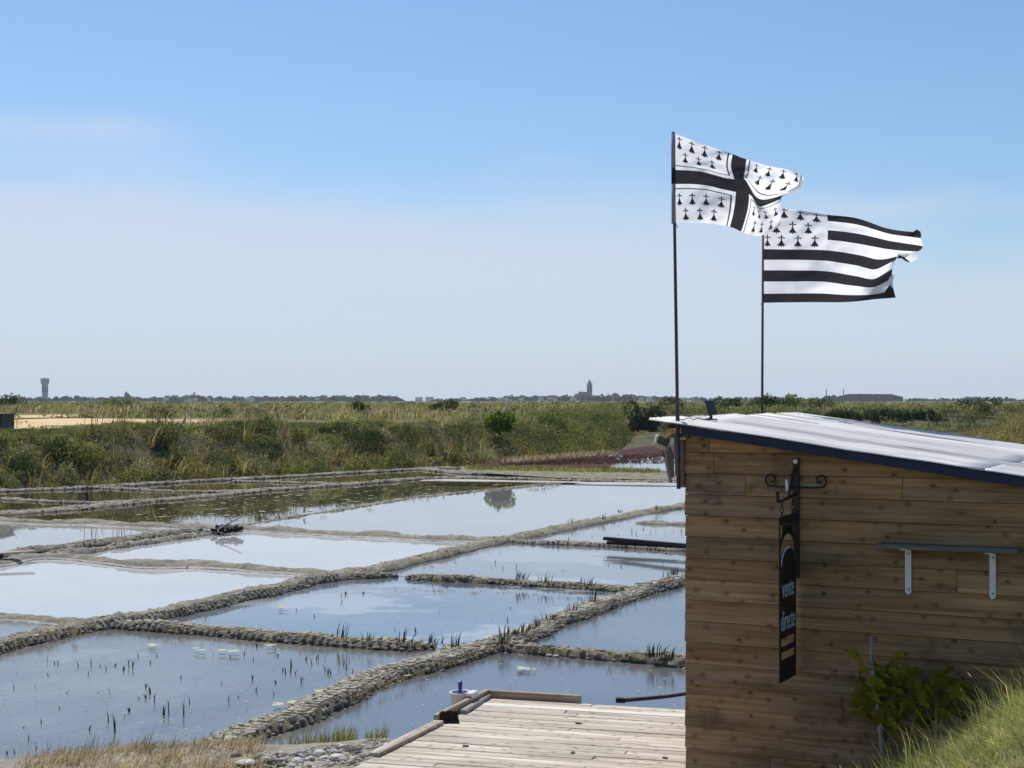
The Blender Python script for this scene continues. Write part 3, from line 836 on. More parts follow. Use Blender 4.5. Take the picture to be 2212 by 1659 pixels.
# ------------------------------------------------------------------ the overgrown bank behind the pans
def bank_scatter(n, g, t0=-.05, t1=1.6, x0=-27, x1=9.2):
    x = g.uniform(x0, x1, n); t = g.uniform(t0, t1, n)
    yb = np.interp(x, XB, YB); sl_ = np.interp(x, XB, SB)
    y = yb - .6 + t * 5.0 * np.sqrt(1 + np.minimum(sl_, 4) ** 2)
    return x, y, t
def uv_of(x, y, z):
    return CX + F * x / y, HOR + F * (HC - z) / y
def scrub(name, n, per, rad, hgt, leaf, mat, seed, t0=-.05, t1=1.6, x0=-27, x1=9.2, up=.5, crest=None):
    g = np.random.default_rng(seed)
    x, y, t = bank_scatter(n, g, t0, t1, x0, x1)
    # clumped: keep where a slow noise is high
    keep = np.array([mnoise.noise(Vector((a * .35, b * .35, seed * 3.1))) > -.25 for a, b in zip(x, y)])
    x, y, t = x[keep], y[keep], t[keep]
    z = zg(x, y); n = len(x)
    r = rad * g.uniform(.5, 1.4, n); h = hgt * g.uniform(.5, 1.35, n)
    # plants on the crest stay low on the left so the sandy path shows behind them
    low = np.interp(x, [-30, -11.5, -8, -2, 3, 8, 10], [.34, .34, .27, .35, 1.0, 1.5, 1.3])
    h = np.where(t > .75, np.minimum(h, low * g.uniform(.6, 1.1, n)), h)
    P0 = []
    Cc = np.repeat(np.stack([x, y, z], 1), per, 0); rr = np.repeat(r, per); hh = np.repeat(h, per)
    d = nrm(g.normal(size=(n * per, 3))); rad_ = g.random(n * per) ** .3
    p = Cc + d * rad_[:, None] * np.stack([rr, rr, hh], 1) * np.array([1, 1, .8])
    p[:, 2] = Cc[:, 2] + np.abs(p[:, 2] - Cc[:, 2])
    p += g.normal(size=p.shape) * .05 * rr[:, None]
    V, q = leaves_np(p, leaf * g.uniform(.5, 1.4, len(p)), leaf * .32 * g.uniform(.6, 1.3, len(p)), up, g)
    return tag(link(name, blade_mesh(name, [(V, q, E3, 0)], [mat])), kind="stuff")
scrub("ground_scrub", 1000, 55, .55, .32, .075, M['scrub_green'], 10)
scrub("ground_heath", 700, 55, .5, .30, .075, M['scrub_brown'], 17)
scrub("green_scrub", 95, 620, 1.0, 1.05, .075, M['scrub_green'], 11)
scrub("grey_scrub", 80, 620, .95, 1.0, .07, M['scrub_grey'], 12)
scrub("dark_scrub", 95, 560, .85, 1.15, .07, M['leaf_dark'], 13, -.02, 1.05)
scrub("olive_scrub", 60, 480, .75, .85, .075, M['olive_leaf'], 18, -.02, 1.3)
scrub("brown_scrub", 120, 120, .5, .6, .09, M['scrub_brown'], 14, -.05, .6)
scrub("dense_scrub", 85, 700, 1.2, 1.6, .08, M['scrub_green'], 15, .0, 1.5, 1.5, 9.4)
scrub("olive_thicket", 45, 600, 1.0, 1.3, .08, M['olive_leaf'], 19, .0, 1.4, 1.0, 9.4)
scrub("dark_thicket", 40, 600, 1.05, 1.4, .08, M['leaf_dark'], 16, .0, 1.2, 1.5, 9.4)

def grass(name, x, y, per, spread, hgt, wid, mats, seed, lean=.35, plume=0., plume_len=.22, z=None, dir_=(.8, .1)):
    g = np.random.default_rng(seed)
    n = len(x)
    if z is None: z = zg(x, y)
    h = np.broadcast_to(hgt, (n,)) * g.uniform(.65, 1.25, n)
    h = np.where(y > 105, np.minimum(h, np.maximum(.25, HC - z - .002 * y * 0 - g.uniform(.15, .9, n))), h)
    z = np.maximum(z, ZW + .01)
    B = np.repeat(np.stack([x, y, z - .03], 1), per, 0)
    hh = np.repeat(h, per) * g.uniform(.55, 1.1, n * per)
    sp_ = np.repeat(np.broadcast_to(spread, (n,)), per)
    off = g.normal(size=(n * per, 2)) * sp_[:, None] * .5
    B[:, :2] += off
    ln = np.zeros((n * per, 3)); ln[:, :2] = g.normal(size=(n * per, 2)) * (hh * lean * .6)[:, None] + off * .5
    ln[:, 0] += hh * lean * dir_[0]; ln[:, 1] += hh * lean * dir_[1]
    ww = np.repeat(np.broadcast_to(wid, (n,)), per) * g.uniform(.7, 1.3, n * per)
    V, q, t = blades_np(B, hh, ln, ww, g)
    parts = [(V, q, t, 0)]
    if plume:
        k = g.random(n * per) < plume
        tip = B[k] + ln[k]; tip[:, 2] += hh[k]
        dn = nrm(ln[k] * .8 + np.array([0, 0, 1.]) * hh[k][:, None])
        L = plume_len * g.uniform(.6, 1.3, k.sum())
        s = nrm(np.cross(dn, g.normal(size=dn.shape)))
        wv = (L * .22)[:, None]
        Vp = np.stack([tip - dn * L[:, None], tip + s * wv - dn * L[:, None] * .2, tip + dn * L[:, None], tip - s * wv - dn * L[:, None] * .2], 1).reshape(-1, 3)
        parts.append((Vp, np.arange(len(Vp)).reshape(-1, 4), E3, 1))
    return tag(link(name, blade_mesh(name, parts, mats)), kind="stuff")

# dry and green grasses on the bank
g = np.random.default_rng(31)
x, y, t = bank_scatter(260, g, .0, 1.5)
grass("bank_grass", x, y, 14, .28, np.where(t > .75, np.interp(x, [-30, -11, -6, -1, 9], [.36, .36, .3, .4, .9]), .8), .035, [M['reed_green'], M['plume']], 32, .35, .03, .1)
x, y, t = bank_scatter(170, g, -.05, 1.5)
grass("dry_bank_grass", x, y, 14, .28, np.where(t > .75, np.interp(x, [-30, -11, -6, -1, 9], [.36, .36, .3, .4, .9]), .75), .035, [M['reed_dry'], M['plume']], 33, .4, .08, .12)
# tall dry stalks standing out of the crest
g = np.random.default_rng(34)
xx = np.concatenate([XU(np.array([480, 500, 520, 540, 548, 560, 585, 600, 270, 320, 370]), 67) + g.normal(size=11) * .1])
yy = np.interp(xx, XB, YB) + 5.5
grass("dry_stalks", xx, yy, 16, .35, 1.25, .04, [M['scrub_brown'], M['plume']], 35, .12, .05, .1)

# ------------------------------------------------------------------ the plain behind
pathp = [[(20, 931), (180, 930), (330, 921), (520, 914), (520, 904), (330, 904), (110, 902), (172, 902), (172, 893), (20, 893)],
         [(640, 929), (860, 925), (1000, 919), (1000, 912), (860, 912), (640, 918)]]
def plain_points(n, g, y0, y1, u0=-250, u1=2450):
    Y = np.exp(g.uniform(np.log(y0), np.log(y1), n)); u = g.uniform(u0, u1, n)
    x = (u - CX) / F * Y
    yb = np.interp(x, XB, YB); sl_ = np.interp(x, XB, SB)
    k = Y > yb + 4.0 * np.sqrt(1 + np.minimum(sl_, 4) ** 2)
    x, Y = x[k], Y[k]
    low_ = (Y < 104) & (CX + F * x / Y > 590) & (CX + F * x / Y < 1020) & (g.random(len(x)) < .93)
    x, Y = x[~low_], Y[~low_]
    z = zg(x, Y); U = CX + F * x / Y; Vv = HOR + F * (HC - z) / Y
    ok = np.array([not any(in_poly(a, b, pp) for pp in pathp) for a, b in zip(U, Vv)])
    return x[ok], Y[ok]
g = np.random.default_rng(41)
def hgt_plain(x, y, a):
    """low near the path, taller reeds further back"""
    return a * np.interp(y, [60, 100, 140, 200, 500], [.45, .5, .9, 1.15, 1.15])
x, y = plain_points(4200, g, 66, 520)
grass("marsh_grass", x, y, 11, .3 + y * .003, hgt_plain(x, y, .95), .03 + y * .00035, [M['reed_green'], M['plume']], 42, .3, .03, .16)
x, y = plain_points(2600, g, 70, 480)
grass("dry_reeds", x, y, 11, .3 + y * .003, hgt_plain(x, y, 1.05), .03 + y * .00035, [M['reed_dry'], M['plume']], 43, .3, .10, .25)
def field_scrub(name, n, per, y0, y1, rad, hgt, leaf, mat, seed, u0=-250, u1=2450, thr=-.1):
    g = np.random.default_rng(seed)
    x, y = plain_points(n, g, y0, y1, u0, u1)
    keep = np.array([mnoise.noise(Vector((a * .06, b * .03, seed * 1.7))) > thr for a, b in zip(x, y)])
    x, y = x[keep], y[keep]; n = len(x); z = zg(x, y)
    r = rad * g.uniform(.6, 1.5, n) * (1 + y / 400); h = hgt_plain(x, y, hgt) * g.uniform(.6, 1.3, n)
    h = np.minimum(h, np.maximum(.3, HC - z - g.uniform(.1, .8, n)))
    Cc = np.repeat(np.stack([x, y, z], 1), per, 0); rr = np.repeat(r, per); hh = np.repeat(h, per); yy = np.repeat(y, per)
    d = nrm(g.normal(size=(n * per, 3))); ra = g.random(n * per) ** .45
    p = Cc + d * ra[:, None] * np.stack([rr, rr, hh], 1); p[:, 2] = Cc[:, 2] + np.abs(p[:, 2] - Cc[:, 2])
    s = leaf * (1 + yy / 160)
    V, q = leaves_np(p, s * g.uniform(.5, 1.3, len(p)), s * .4, .4, g)
    return tag(link(name, blade_mesh(name, [(V, q, E3, 0)], [mat])), kind="stuff")
field_scrub("marsh_scrub", 900, 50, 90, 900, .9, 1.2, .10, M['scrub_green'], 51)
field_scrub("grey_marsh_scrub", 600, 50, 90, 700, .9, 1.1, .10, M['scrub_grey'], 52)
field_scrub("brown_marsh_scrub", 600, 50, 95, 600, .9, 1.1, .10, M['scrub_brown'], 53)
field_scrub("dark_marsh_scrub", 260, 60, 110, 800, .9, 1.25, .10, M['leaf_dark'], 54, thr=.05)
def low_marsh(name, n, per, u0, u1, v0, v1, rad, hgt, leaf, mat, seed):
    g = np.random.default_rng(seed)
    u = g.uniform(u0, u1, n); v = g.uniform(v0, v1, n)
    q = np.stack([(u - CX) / F * v, v], 1); z = np.maximum(zg(q[:, 0], q[:, 1]), -.42)
    Cc = np.repeat(np.stack([q[:, 0], q[:, 1], z], 1), per, 0); rr = np.repeat(rad * g.uniform(.6, 1.5, n), per); hh = np.repeat(hgt * g.uniform(.5, 1.4, n), per)
    d = nrm(g.normal(size=(n * per, 3))); ra = g.random(n * per) ** .45
    p = Cc + d * ra[:, None] * np.stack([rr, rr, hh], 1); p[:, 2] = Cc[:, 2] + np.abs(p[:, 2] - Cc[:, 2])
    V, f = leaves_np(p, leaf * g.uniform(.5, 1.3, len(p)), leaf * .4, .4, g)
    return tag(link(name, blade_mesh(name, [(V, f, E3, 0)], [mat])), kind="stuff")
low_marsh("low_green_scrub", 420, 80, 1400, 2450, 148, 178, 1.0, .75, .15, M['scrub_green'], 55)
low_marsh("low_grey_scrub", 260, 80, 1400, 2450, 146, 176, .9, .65, .15, M['scrub_grey'], 56)
low_marsh("low_dark_scrub", 150, 90, 1400, 2450, 150, 168, 1.0, .85, .15, M['leaf_dark'], 57)
low_marsh("low_brown_scrub", 200, 60, 1372, 2450, 118, 156, .8, .3, .13, M['scrub_brown'], 58)
# the reed covered mound on the far right
g = np.random.default_rng(61)
x = g.uniform(12, 27, 1500); y = g.uniform(36, 66, 1500)
k = ((x - 19.5) / 6.5) ** 2 + ((y - 50) / 13) ** 2 < 1
x, y = x[k], y[k]
grass("mound_reeds", x, y, 22, .4, .8, .03, [M['mound_reed'], M['plume']], 62, .45, .05, .1)
def mound_scrub(name, n, mat, seed):
    g = np.random.default_rng(seed)
    x = g.uniform(12, 27, n); y = g.uniform(36, 66, n)
    k = ((x - 19.5) / 6.8) ** 2 + ((y - 50) / 13) ** 2 < 1
    x, y = x[k], y[k]; n = len(x); per = 150
    Cc = np.repeat(np.stack([x, y, zg(x, y)], 1), per, 0); rr = np.repeat(g.uniform(.35, .8, n), per)
    d = nrm(g.normal(size=(n * per, 3))); p = Cc + d * (g.random(n * per) ** .35 * rr)[:, None]; p[:, 2] = Cc[:, 2] + np.abs(p[:, 2] - Cc[:, 2]) * 1.05
    V, f = leaves_np(p, .065 * g.uniform(.5, 1.4, len(p)), .024, .5, g)
    return tag(link(name, blade_mesh(name, [(V, f, E3, 0)], [mat])), kind="stuff")
mound_scrub("mound_scrub", 260, M['scrub_brown'], 64); mound_scrub("mound_olive_scrub", 200, M['olive_leaf'], 65)
x2 = g.uniform(12, 27, 700); y2 = g.uniform(36, 66, 700)
k = ((x2 - 19.5) / 6.5) ** 2 + ((y2 - 50) / 13) ** 2 < 1
grass("mound_grass", x2[k], y2[k], 24, .35, .8, .028, [M['reed_green'], M['plume']], 63, .3)

# single bushes and trees that stand out of the marsh
bush("bush", 953, 898, 150, 66, 34, .22, 1500, M['leaf_dark'], "dark round bush on the skyline left of the bright green bush", "bush", 201)
bush("bush", 1080, 925, 79, 58, 38, .12, 1500, M['bright_leaf'], "bright yellow green bush on the bank, reflected in the pan", "bush", 202)
bush("bush", 1392, 926, 150, 82, 62, .2, 2000, M['leaf_dark'], "big dark bush just left of the front flagpole above the roof corner", "bush", 203)
bush("bush", 1450, 895, 178, 62, 38, .2, 1300, M['leaf_dark'], "dark bush directly behind the front flagpole", "bush", 204)
bush("bush", 1567, 896, 180, 100, 38, .22, 1800, M['leaf_dark'], "wide dark green bush behind the small solar panel", "bush", 205)
bush("bush", 1648, 895, 182, 92, 42, .22, 1600, M['leaf_dark'], "dark green bush behind the thin rear flagpole", "bush", 206)
bush("bush", 1722, 893, 184, 76, 42, .22, 1500, M['scrub_green'], "rounded mid green bush right of the rear flagpole", "bush", 207)
bush("bush", 1768, 893, 186, 50, 33, .22, 900, M['leaf_dark'], "small dark bush at the right end of the bush row", "bush", 208)
bush("bush", 778, 893, 165, 40, 26, .2, 900, M['leaf_dark'], "small dark bush on the plain left of the dark round bush", "bush", 209)
bush("bush", 2118, 893, 172, 90, 34, .2, 1500, M['leaf_dark'], "dark green bush beside the reed mound on the right", "bush", 210)
bush("bush", 330, 905, 120, 70, 20, .16, 1100, M['leaf_dark'], "low dark green bush behind the sandy path", "bush", 211)
bush("bush", 240, 886, 240, 110, 26, .25, 1500, M['scrub_green'], "long grey green thicket below the distant round tree", "bush", 212)
bush("bush", 8, 880, 260, 90, 28, .25, 1500, M['leaf_dark'], "dark rounded thicket above the green hut", "bush", 213)
h = empty("hedge", (XU(1900, 161), 161, Z(XU(1900, 161), 161)), (0, 0, 0), "long low dark hedge across the marsh behind the shed roof", "hedge")
g = np.random.default_rng(77)
pp = []
for k in range(13):
    q = crown_points(420, 1.1, .8, 1.15, 6, g); q[:, 0] += -5 + k * .85; q[:, 1] += g.normal() * .4; pp.append(q)
pp = np.concatenate(pp)
V, q = leaves_np(pp, .17 * g.uniform(.6, 1.3, len(pp)), .07, .3, g)
link("foliage", blade_mesh("foliage", [(V, q, E3, 0)], [M['leaf_dark']]), None, h)
h.location.z = Z(XU(1900, 161), 161) - .1

# ------------------------------------------------------------------ far shore: trees, houses, church, towers
TREES = []
for k in range(7):
    g = np.random.default_rng(300 + k)
    rx = g.uniform(.5, .75); n = 300
    p = crown_points(n, rx, rx, .78, int(g.integers(5, 9)), g); p[:, 2] += .02
    V, q = leaves_np(p, .13 * g.uniform(.6, 1.4, n), .10, .2, g)
    TREES.append(blade_mesh("far_tree", [(V, q, E3, 0)], [M['far_leaf']]))
r_ = random.Random(9)
sky_u = [0, 60, 130, 190, 250, 330, 420, 520, 640, 700, 760, 830, 872, 900, 960, 1010, 1060, 1110, 1180, 1250, 1330, 1400, 1470, 1540, 1600, 1680, 1760, 1800, 1830, 1900, 1960, 2040, 2120, 2212]
sky_v = [862, 857, 856, 855, 857, 856, 853, 856, 855, 853, 853, 853, 860, 864, 862, 860, 858, 853, 853, 854, 852, 853, 858, 859, 857, 858, 860, 852, 856, 857, 860, 859, 856, 860]
TZ = [(-99, 85, "left of the water tower"), (85, 190, "just right of the water tower"), (190, 265, "between the water tower and the lone tall tree"), (265, 420, "just right of the lone tall tree"), (420, 560, "right of the tall pale tree"), (560, 700, "above the dark crest stalks of the bank"), (700, 890, "left of the gap in the tree line"), (890, 1060, "right of the gap in the tree line"), (1060, 1180, "on the rise left of the church"),
      (1180, 1270, "close to the church on its left"), (1270, 1360, "close to the church on its right"), (1360, 1455, "just left of the front flagpole"), (1455, 1600, "between the front pole and the solar panel"), (1600, 1780, "right of the thin rear flagpole"), (1780, 1960, "behind the block of wood on the right"), (1960, 2400, "at the right end of the tree line")]
def far_tree(u, Y, top_v, k, label=None, grp="trees on the far shore", sx=1.):
    if label is None:
        ph = [t for a, c, t in TZ if a <= u < c][0]
        label = "dark tree in the far tree line " + ph; grp = "far trees " + ph
    x = XU(u, Y); z = Z(x, Y)
    hgt = max(4., HC + (HOR - top_v) / F * Y - z)
    o = link("far_tree", TREES[k], None, None, (x, Y, z), (0, 0, r_.uniform(0, 6.28)), (hgt * sx, hgt * sx, hgt))
    return tag(o, label, "tree", grp)
u = -40.
while u < 2260:
    tv = np.interp(u, sky_u, sky_v) + r_.uniform(-2.8, 2.0)
    gap = (870 < u < 935) or (1440 < u < 1500 and r_.random() < .5)
    if not gap: far_tree(u, r_.uniform(1950, 2650), tv, r_.randrange(7), sx=r_.uniform(1.2, 2.0))
    u += r_.uniform(6.2, 9.6)
tall = far_tree(275, 2100, 843, 2, "lone tall narrow tree rising above the left tree line", None, .55)
far_tree(418, 2200, 846.5, 4, "tall pale crowned tree above the left tree line beside white houses", None, .8)
far_tree(1330, 2500, 846, 5, "broad dark tree on the skyline just right of the church", None, 1.3)
wood = np.random.default_rng(90)
n = 5000
px = wood.uniform(1815, 1950, n); yy = wood.uniform(1900, 2050, n)
xx = (px - CX) / F * yy
topz = HC + (HOR - np.interp(px, [1810, 1830, 1860, 1925, 1950], [858, 852, 851.5, 852, 858])) / F * yy
zz = zg(xx, yy) + wood.random(n) ** .6 * (topz - zg(xx, yy))
V, q = leaves_np(np.stack([xx, yy, zz], 1), 1.0, .7, .2, wood)
tag(link("far_wood", blade_mesh("far_wood", [(V, q, E3, 0)], [M['far_leaf']])), kind="stuff")

def house(u, Y, w, d, hw, hr, wallm, label, ridge_x=True):
    x = XU(u, Y)
    o = empty("house", (x, Y, Z(x, Y) - .2), (0, 0, r_.uniform(-.3, .3)), label, "house", "houses on the far shore")
    bm = bmesh.new(); add_box(bm, (-w / 2, -d / 2, 0), (w / 2, d / 2, hw))
    bm_obj("wall", bm, wallm, o)
    bm = bmesh.new()
    if ridge_x: add_prism(bm, [(-d / 2 - .3, hw + .02), (d / 2 + .3, hw + .02), (0, hw + hr)], -w / 2 - .2, w / 2 + .2, lambda a, b, c: (c, a, b))
    else: add_prism(bm, [(-w / 2 - .3, hw + .02), (w / 2 + .3, hw + .02), (0, hw + hr)], -d / 2 - .2, d / 2 + .2, lambda a, b, c: (a, c, b))
    bmesh.ops.recalc_face_normals(bm, faces=bm.faces)
    bm_obj("roof", bm, M['slate'], o)
    bm = bmesh.new(); add_box(bm, (w * .3, -.4, hw + hr * .4), (w * .3 + .8, .4, hw + hr + .8))
    bm_obj("chimney", bm, M['render_grey'], o)
    for sx in (-.28, .22):
        bm = bmesh.new(); add_box(bm, (w * sx - .6, -d / 2 - .06, hw * .3), (w * sx + .6, -d / 2 + .05, hw * .72))
        bm_obj("window", bm, M['window_dark'], o)
    return o
hs = [(1072, 11, 'w'), (1085, 9, 'g'), (1098, 12, 'w'), (1128, 10, 'w'), (1150, 12, 'g'), (1168, 9, 'w'), (1190, 11, 'g'), (1204, 10, 'w'), (1222, 12, 'g'), (1238, 10, 'w'), (1258, 11, 'w'), (1278, 9, 'g'),
      (1297, 12, 'w'), (1318, 13, 'w'), (1342, 10, 'w'), (1362, 12, 'g'), (1385, 9, 'w'), (1403, 13, 'w'), (1420, 10, 'w'), (1436, 12, 'w'), (1475, 11, 'w'), (1502, 16, 'g'), (1552, 9, 'w'), (905, 14, 'w'), (928, 12, 'w'), (1000, 10, 'w'),
      (190, 12, 'w'), (360, 12, 'g'), (405, 11, 'w'), (425, 13, 'g'), (448, 10, 'w'), (540, 12, 'w'), (685, 9, 'g')]
near_of = [(0, 320, "left of the tall narrow tree"), (320, 600, "among the trees right of the tall narrow tree"), (600, 800, "in the long left tree line"), (800, 1050, "in the gap of the tree line"), (1050, 1180, "far left of the church"), (1180, 1255, "just left of the church"), (1255, 1300, "at the foot of the church"), (1300, 1380, "just right of the church"), (1380, 1450, "left of the front flagpole"), (1450, 1700, "right of the front flagpole")]
for i, (u, w, c) in enumerate(hs):
    pl = [t for a, b, t in near_of if a <= u < b][0]
    Yh = r_.uniform(2020, 2260)
    house(u, Yh, w * r_.uniform(.55, .95), 8, r_.uniform(2.6, 4.2), r_.uniform(1.8, 3.0), M['render_white'] if c == 'w' else M['render_grey'],
          ("small white house with slate roof " if c == 'w' else "small grey house with slate roof ") + pl, r_.random() < .75)
# church
CYd = 2450.
cxx = XU(1273.5, CYd); cz = Z(cxx, CYd)
ch = empty("church", (cxx, CYd, cz), (0, 0, 0), "dark stone church with tall square tower and small spire on the far shore", "church")
def zt(v): return HC + (HOR - v) / F * CYd - cz
k = CYd / F
bm = bmesh.new(); add_box(bm, (-5.6 * k, -5 * k, 0), (5.6 * k, 5 * k, zt(833)))
add_box(bm, (-5.9 * k, -5.3 * k, zt(834)), (5.9 * k, 5.3 * k, zt(832.6)))
bm_obj("tower", bm, M['church_stone'], ch)
bm = bmesh.new(); add_lathe(bm, [(3.4 * k, zt(832.6)), (3.3 * k, zt(826)), (2.6 * k, zt(825)), (2.3 * k, zt(823)), (.35 * k, zt(819.6))], 8)
bm_obj("spire", bm, M['church_stone'], ch)
for sx in (-1, 1):
    for sy in (-1, 1):
        bm = bmesh.new(); add_lathe(bm, [(.75 * k, 0), (.75 * k, 4.5 * k), (.1 * k, 7 * k)], 6, Matrix.Translation((sx * 5.0 * k, sy * 4.4 * k, zt(832.6))))
        bm_obj("turret", bm, M['church_stone'], ch)
for sx in (-2.4, 2.4):
    bm = bmesh.new(); add_box(bm, (sx * k - .9 * k, -5.08 * k, zt(843)), (sx * k + .9 * k, -4.9 * k, zt(836)))
    bm_obj("belfry_opening", bm, M['window_dark'], ch)
bm = bmesh.new(); add_box(bm, (-31 * k, -6 * k, 0), (-5.6 * k, 6 * k, zt(857)))
bm_obj("nave_wall", bm, M['church_stone'], ch)
bm = bmesh.new(); add_prism(bm, [(-6.6 * k, zt(857) + .05), (6.6 * k, zt(857) + .05), (0, zt(846.5))], -24 * k, -5.6 * k, lambda a, b, c: (c, a, b))
bmesh.ops.recalc_face_normals(bm, faces=bm.faces); bm_obj("nave_roof", bm, M['slate'], ch)
bm = bmesh.new(); add_prism(bm, [(-5.6 * k, zt(857) + .05), (5.6 * k, zt(857) + .05), (0, zt(850))], -31 * k, -24 * k, lambda a, b, c: (c, a, b))
bmesh.ops.recalc_face_normals(bm, faces=bm.faces); bm_obj("choir_roof", bm, M['slate'], ch)
for px_ in (-17, -22):
    bm = bmesh.new(); add_lathe(bm, [(.9 * k, zt(856)), (.8 * k, zt(846)), (.08 * k, zt(843.5))], 6, Matrix.Translation((px_ * k, -6.5 * k, 0)))
    bm_obj("pinnacle", bm, M['church_stone'], ch)
# water tower
WY = 2200.; wx = XU(97, WY); wz = Z(wx, WY); k = WY / F
def wt(v): return HC + (HOR - v) / F * WY - wz
wtw = empty("water_tower", (wx, WY, wz), (0, 0, 0), "tall grey concrete water tower with flared tank on the far left", "water tower")
bm = bmesh.new(); add_lathe(bm, [(6.7 * k, 0), (6.6 * k, wt(847.5))], 20); bm_obj("lower_shaft", bm, M['tank'], wtw, True)
bm = bmesh.new(); add_lathe(bm, [(6.75 * k, wt(847.5)), (6.7 * k, wt(837))], 20); bm_obj("dark_band", bm, M['tank_band'], wtw, True)
bm = bmesh.new(); add_lathe(bm, [(6.5 * k, wt(837)), (6.4 * k, wt(831))], 20); bm_obj("upper_shaft", bm, M['tank'], wtw, True)
bm = bmesh.new(); add_lathe(bm, [(6.6 * k, wt(831)), (9.0 * k, wt(827)), (9.1 * k, wt(819.5)), (9.3 * k, wt(819)), (9.3 * k, wt(817.5)), (4 * k, wt(816.8)), (1.4 * k, wt(816.6)), (1.2 * k, wt(815.6))], 24); bm_obj("tank", bm, M['tank'], wtw)
# two thin masts over the far wood
for (u, vt, lab) in ((1785, 840, "left one of two thin grey masts beyond the marsh on the right"), (1822, 840, "right one of two thin grey masts, beside the block of wood")):
    Ym = 2000.; x = XU(u, Ym); z0 = Z(x, Ym)
    m_ = empty("mast", (x, Ym, z0), (0, 0, 0), lab, "mast", "masts beyond the marsh")
    bm = bmesh.new(); add_tube(bm, [(0, 0, 0), (0, 0, HC + (HOR - vt) / F * Ym - z0)], [.75, .5], 8); bm_obj("mast_tube", bm, M['tank_band'], m_)
    bm = bmesh.new(); add_box(bm, (-2, -2, -.3), (2, 2, .5)); bm_obj("mast_base", bm, M['render_grey'], m_)
for (u, sx) in ((1780, .8), (1792, .9), (1803, 1.0)):
    far_tree(u, 1960, 853 + sx * 2, 3, "tree in the small clump between the two thin masts", "trees between the masts")

# ------------------------------------------------------------------ small things on and round the pans
# green hut at the left edge
hy = 63.; hb = PY(9, 932, hy)
hut = empty("hut", (hb.x - 1.05, hy, hb.z), (0, 0, 0), "dark green hut cut off by the left edge beside the sandy path", "hut")
bm = bmesh.new(); add_box(bm, (-1.2, -.8, -.2), (1.2, .8, .68)); bm_obj("wall", bm, M['green_hut'], hut)
bm = bmesh.new(); add_box(bm, (-1.26, -.86, .682), (1.26, .86, .74), .01); bm_obj("roof", bm, M['black_iron'], hut)
bm = bmesh.new(); add_box(bm, (-.4, -.83, -.1), (.3, -.802, .55)); bm_obj("door", bm, M['green_hut'], hut)
# posts
def post(u, v, Y0, hpx, rad, mat, lab):
    p = P(u, v, ZW) if Y0 is None else PY(u, v, Y0)
    hh = hpx / F * p.y
    o = empty("stake", (p.x, p.y, p.z), (0, 0, 0), lab, "stake")
    bm = bmesh.new(); add_tube(bm, [(0, 0, -.3), (0.01, 0, hh * .5), (-.01, 0, hh)], [rad, rad * .95, rad * .8], 7); bm_obj("stake_shaft", bm, mat, o)
    bm = bmesh.new(); add_lathe(bm, [(rad * .8, hh), (rad * .45, hh + rad * .5)], 7); bm_obj("stake_top", bm, mat, o)
    return o
post(187, 1086, None, 22, .05, M['black_iron'], "short black stake standing at a ridge on the left")
post(936, 1011, None, 12, .09, M['grey_wood'], "short pale post on the ridge at the foot of the bank")
# black heap on the ridge crossing
hp = P(497, 1139, ZW + .2)
heap = empty("clod_heap", hp, (0, 0, 0), "heap of black clods with a pale stick on the ridge crossing", "heap")
r2 = random.Random(12)
for k in range(20):
    me = CLODS[k % 9].copy(); me.materials.append(M['black_wood'])
    sz = r2.uniform(.11, .22)
    link("clod", me, None, heap, (r2.gauss(0, .2), r2.uniform(-.15, .15), r2.uniform(-.05, .05)), (r2.uniform(-.4, .4), r2.uniform(-.4, .4), r2.uniform(0, 6)), (sz, sz, sz * .8))
bm = bmesh.new(); add_box(bm, (-.3, -.03, -.015), (.3, .03, .015), .004); bm_obj("stick", bm, M['grey_wood'], heap, loc=(.03, -.2, .12), rot=(0, -.45, .5))
# dark beams lying over the ridge behind the shed
def beam(u0, v0, u1, v1, z0, z1, w, h, mat, name, lab, cat):
    a, b = P(u0, v0, z0), P(u1, v1, z1)
    L = (b - a).length; d = (b - a).normalized()
    o = empty(name, (a + b) / 2, (0, 0, 0), lab, cat)
    o.rotation_euler = d.to_track_quat('X', 'Z').to_euler()
    bm = bmesh.new(); add_box(bm, (-L / 2, -w / 2, -h / 2), (L / 2, w / 2, h / 2), .006); bm_obj("board", bm, mat, o)
    return o
beam(1306, 1163, 1540, 1183, ZW + .24, ZW + .27, .10, .07, M['black_wood'], "beam", "upper black beam lying over the ridge beside the shed", "beam")
beam(1312, 1172, 1540, 1183.5, ZW + .17, ZW + .17, .09, .07, M['black_wood'], "beam", "lower black beam lying on the ridge beside the shed", "beam")
beam(-60, 1199, 74, 1190, ZW + .22, ZW + .24, .22, .03, M['grey_wood'], "plank", "weathered grey plank on the ridge at the left edge", "plank")
beam(-60, 1206, 6, 1199, ZW + .12, ZW + .14, .12, .12, M['black_wood'], "beam", "dark timber at the left edge beside the grey plank", "beam")
